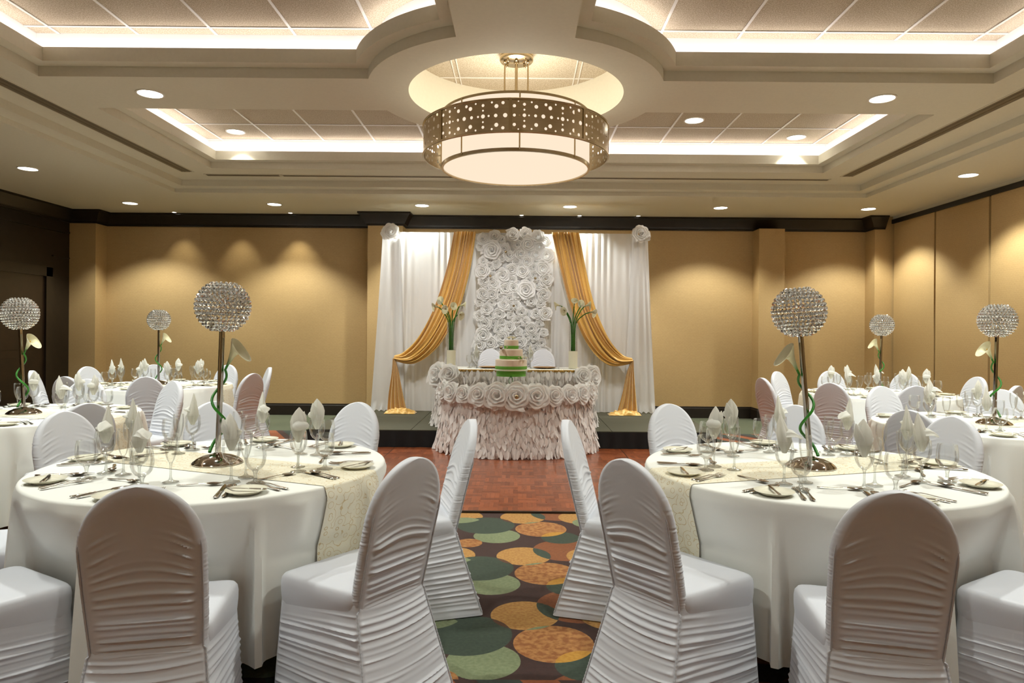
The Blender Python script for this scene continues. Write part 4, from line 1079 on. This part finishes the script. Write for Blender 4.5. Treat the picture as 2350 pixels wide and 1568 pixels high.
for k in range(N_R):
    a = PI + PI * (k + .5) / N_R; ct_ = abs(k - (N_R - 1) / 2) / ((N_R - 1) / 2)
    r = lerp(.165, .12, min(1, ct_ * 2.4)) * ra.uniform(.92, 1.08)
    x, y = CTX + (CA + .035) * math.cos(a), CTY + (CB + .035) * math.sin(a)
    nrm = Vector((math.cos(a) / CA, math.sin(a) / CB, 0)).normalized()
    rose_part(ct, x, y, CZ - .03 - .02 * (1 - ct_), r, (nrm.x, nrm.y, .25), k, ra.uniform(0, 6))
MB().lathe([(.001, .016), (.014, .014), (.022, .006), (.023, 0)], 14).build('rhinestone', 'nickel_dark', ct, False).matrix_basis = Matrix.Translation((CTX, CTY - CB - .155, CZ - .04)) @ Matrix.Rotation(PI / 2, 4, 'X')

# head table on the stage
HX0, HX1, HY0, HY1, HZ = -.965, .865, 8.32, 9.02, SZ + .708
def rr_path(x0, x1, y0, y1, r, n=12):
    pts = []
    for (cx, cy, a0) in ((x0 + r, y1 - r, PI / 2), (x0 + r, y0 + r, PI), (x1 - r, y0 + r, 1.5 * PI), (x1 - r, y1 - r, 0)):
        pts += [(cx + r * math.cos(a0 + PI / 2 * k / n), cy + r * math.sin(a0 + PI / 2 * k / n)) for k in range(n + 1)]
    return pts
hp = rr_path(HX0, HX1, HY0, HY1, .22); ht = thing('head_table', 'head table on the stage with white petal skirt and gold beaded edge', 'table', (0, 0, 0))
plate_path(hp, HZ - .02, HZ).build('tabletop', 'table_linen', ht, False)
MB().loops([[(p[0], p[1], z) for p in hp] for z in (SZ + .03, HZ - .02)], True).build('under_skirt', 'petal_fabric', ht)
for x, y in ((-.75, 8.5), (.65, 8.5), (-.75, 8.85), (.65, 8.85)): MB().tube([(x, y, HZ - .02), (x, y, SZ + .002)], .014, 8).build('leg', 'steel', ht)
hq = hp[6:48 - 4]
pm = petals(hp[8:44], HZ - .02, SZ + .006, 12, 9, .10).build('petal_fringe', 'petal_fabric', ht); pm['kind'] = 'stuff'
gt = MB(); r_ = random.Random(2)
pp = [Vector(p) for p in hp[4:48]]; dist = 0
for i in range(len(pp) - 1):
    d = pp[i + 1] - pp[i]; l = d.length; s_ = 0
    while s_ < l:
        p = pp[i] + d * (s_ / l); nn = Vector((d.y, -d.x)).normalized()
        for zz in (-.004, -.018):
            rd = .0085; gt.lathe([(.0005, -rd), (rd * .75, -rd * .6), (rd, 0), (rd * .75, rd * .6), (.0005, rd)], 7, (p.x + nn.x * .006 + r_.uniform(-.001, .001), p.y + nn.y * .006, HZ + zz))
        s_ += .0155
gt.build('gold_trim', 'gold_bead', ht)
for x, y, z, r, fc, k in ((-1.0, 8.52, HZ - .09, .17, (-.75, -.7, .25), 0), (-.84, 8.30, HZ - .06, .13, (-.3, -1, .3), 1), (-.98, 8.68, HZ - .05, .11, (-1, -.2, .4), 2), (.90, 8.50, HZ - .09, .16, (.7, -.75, .25), 1), (.78, 8.30, HZ - .07, .12, (.3, -1, .3), 2)):
    rose_part(ht, x, y, z, r, fc, k, k)
place_chair(-.40, 9.285, PI, 'white ruched chair behind the head table, the one nearer the dark wood wall', 'white ruched banquet chairs', SZ, 0)
place_chair(.34, 9.285, PI, 'white ruched chair behind the head table, the one nearer the partition', 'white ruched banquet chairs', SZ, 1)
ME_CHARGER = MB().lathe([(.001, .002), (.10, .002), (.105, .0), (.11, .003), (.155, .014), (.158, .016), (.155, .017), (.11, .007), (.10, .006), (.001, .006)], 48).mesh('charger_plate', 'gold_plate')
for x, lb, sdn in ((-.36, 'nearer the dark wood wall', 'dark wood wall'), (.33, 'nearer the partition', 'partition')):
    put('charger_plate', ME_CHARGER, f'gold charger plate on the head table, {lb}', 'plate', 'gold charger plates', x, 8.74, HZ + .001, 0)
    gx = x - .21
    put_glass('wine_glass', gx + .03, 8.72, HZ + .001, f'wine glass holding a napkin on the head table, {lb}', 'wine glasses with napkins', False, 'wine glass')
    put('napkin', ME_NAP[0], f'pointed white napkin in a glass on the head table, {lb}', 'napkin', 'folded white napkins', gx + .03, 8.72, HZ + .1825, 1.2)
    put_glass('water_goblet', gx - .06, 8.68, HZ + .001, f'empty water goblet on the head table, {lb}', 'water goblets', False, 'goblet')
    put_glass('champagne_flute', gx - .03, 8.86, HZ + .001, f'slim champagne flute on the head table, {lb}', 'champagne flutes', False, 'champagne flute')
    put('dinner_knife', ME_KNIFE, f'dinner knife beside the gold charger, {lb}', 'cutlery', 'dinner knives', x - .175, 8.80, HZ + .001, -PI / 2)
    put('dinner_fork', ME_FORK, f'dinner fork beside the gold charger, {lb}', 'cutlery', 'dinner forks', x + .18, 8.82, HZ + .001, -PI / 2)

# tall glass cylinders of calla lilies
for vx, vy, sdn, blooms in ((-.86, 8.64, 'dark wood wall', [(1000, 703, -1, -.5, .35), (1013, 690, -.35, .8, .9), (1024, 709, -.3, -1, .5), (1041, 704, .2, -.6, .8), (1064, 700, 1, .1, .4), (1058, 722, .45, -1, .1)]),
                            (.69, 8.64, 'partition', [(1280, 700, -1, .2, .3), (1296, 712, -.4, -1, .25), (1319, 694, .0, -.2, 1), (1334, 698, .2, .8, .9), (1350, 700, 1, .1, .5), (1362, 716, 1, -1.0, .15)])):
    o = thing('vase', f'tall glass cylinder vase of calla lilies on the head table, nearer the {sdn}', 'vase', (vx, vy, HZ + .001), 0, 'lily vases')
    MB().lathe([(.001, .002), (.053, .002), (.0545, .006), (.0545, .58), (.0530, .582), (.0515, .58), (.0515, .012), (.001, .012)], 40).build('glass_cylinder', 'vase_glass', o)
    MB().lathe([(.0560, .004), (.0565, .01), (.0565, .225), (.0560, .228)], 40).build('cream_wrap', 'cream_wrap', o)
    for i, (bx, by, dx, dy, dz) in enumerate(blooms):
        Yb = vy - .02 + .10 * dy; rank = sorted(q_[0] + .01 * q_[1] for q_ in blooms).index(bx + .01 * by)
        X = (bx - 1191 - 1.5) / F_PX * Yb; Z = EYE + (763 + .00785 * (bx - 1191) - by) / F_PX * Yb
        ox = lerp(-.036, .036, rank / 5); oy = (-.018, .016)[rank % 2] * (1 if 0 < rank < 5 else .4)
        b0 = (vx + ox, vy + oy, HZ + .025); b1 = (vx + ox * .62, vy + oy * 1.1, HZ + .30); b2 = (vx + ox * 1.0, vy + oy, HZ + .575)
        dv = Vector((dx, dy, dz)).normalized(); s0 = Vector((X, Yb, Z)) - dv * .055
        pth = smooth_path([b0, b1, b2, tuple(Vector(b2).lerp(s0, .55) + Vector((0, 0, .03))), tuple(s0)], 40)
        place = ['first', 'second', 'third', 'fourth', 'fifth', 'sixth'][i]
        lily(f'cream calla lily, {place} bloom from the left, vase nearer the {sdn}', 'calla lilies in the vases', pth, [.0068] * 40, s0, dv, PI, .92)

# wedding cake on its stand
CKX, CKY = -.085, 7.66
st = thing('cake_stand', 'green ribboned cake stand on the cake table', 'cake stand', (CKX, CKY, CZ + .001))
MB().lathe([(.001, 0), (.055, .0), (.055, .006), (.014, .012), (.010, .03), (.010, .14), (.03, .155), (.001, .157)], 32).build('stem', 'stem_glass', st)
MB().lathe([(.001, .157), (.165, .157), (.166, .160), (.166, .217), (.164, .219), (.001, .219)], 64).build('ribboned_drum', 'green_ribbon', st)
MB().lathe([(.001, .2195), (.19, .2195), (.196, .223), (.196, .229), (.19, .232), (.001, .232)], 64).build('plate', 'porcelain', st)
q = MB()
for r_i in range(3):
    for k in range(70):
        a = 2 * PI * (k + .5 * (r_i % 2)) / 70; q.lathe([(.0004, -.002), (.0028, 0), (.0004, .002)], 5, (.1672 * math.cos(a), .1672 * math.sin(a), .178 + .016 * r_i))
q.build('diamante_trim', 'steel', st)
for sx in (-1, 1): MB().tube(smooth_path([(0, -.166, .165), (sx * .016, -.172, .14), (sx * .02, -.172, .10), (sx * .004, -.168, .066)], 16), .0035, 6).build('ribbon_tail', 'green_stem', st)
ck = thing('wedding_cake', 'three-tier cream wedding cake with bright green ribbons', 'cake', (CKX, CKY, CZ + .234))
z = 0
for r, h in ((.178, .113), (.130, .113), (.080, .105)):
    ti = MB().lathe([(.001, z), (r, z), (r, z + h - .012), (r - .004, z + h - .004), (r - .012, z + h), (.001, z + h)], 72).build('tier', 'cake_icing', ck)
    MB().lathe([(r + .0005, z + .004), (r + .002, z + .006), (r + .002, z + .036), (r + .0005, z + .038)], 72).build('ribbon', 'green_ribbon', ti)
    z += h + .0005
def sprig(x, y, z, n, brown=False, sd=1):
    o = link('sugar_flowers', None, ck); r_ = random.Random(sd); o.location = (x, y, z)
    for k in range(n):
        a = 2 * PI * k / n + r_.uniform(-.3, .3); b = link('sugar_bloom', ME_BLOOM, o); b.matrix_basis = Matrix.Translation((.022 * math.cos(a), .022 * math.sin(a), .004)) @ Vector((math.cos(a), math.sin(a), .9)).to_track_quat('Z', 'X').to_matrix().to_4x4() @ Matrix.Scale(.34, 4)
    if brown: MB().lathe([(.001, -.016), (.014, -.008), (.017, 0), (.014, .010), (.001, .017)], 14, (-.028, -.01, .012)).build('berry', 'brown_berry', o)
sprig(0, 0, z, 6, False, 1); sprig(-.085, -.075, .2275, 3, True, 2); sprig(.125, -.105, .114, 4, False, 3)

# ------------------------------------------------------------------ render look
S.view_settings.view_transform = 'Standard'; S.view_settings.look = 'None'; S.view_settings.exposure = 1.05; S.view_settings.gamma = 1.0
try: S.view_settings.use_curve_mapping = False
except Exception: pass
w = bpy.data.worlds.new('world'); S.world = w; w.use_nodes = True
w.node_tree.nodes['Background'].inputs[0].default_value = (.9, .85, .75, 1); w.node_tree.nodes['Background'].inputs[1].default_value = 0.02
cy = S.cycles
cy.use_denoising = True; cy.max_bounces = 5; cy.diffuse_bounces = 3; cy.glossy_bounces = 2; cy.transmission_bounces = 3; cy.transparent_max_bounces = 12
cy.use_adaptive_sampling = True; cy.adaptive_threshold = .055; cy.adaptive_min_samples = 20; cy.use_light_tree = True
cy.sample_clamp_indirect = 6.0; cy.caustics_reflective = False; cy.caustics_refractive = False; cy.blur_glossy = .5
try: cy.denoiser = 'OPENIMAGEDENOISE'; cy.denoising_input_passes = 'RGB_ALBEDO_NORMAL'
except Exception: pass
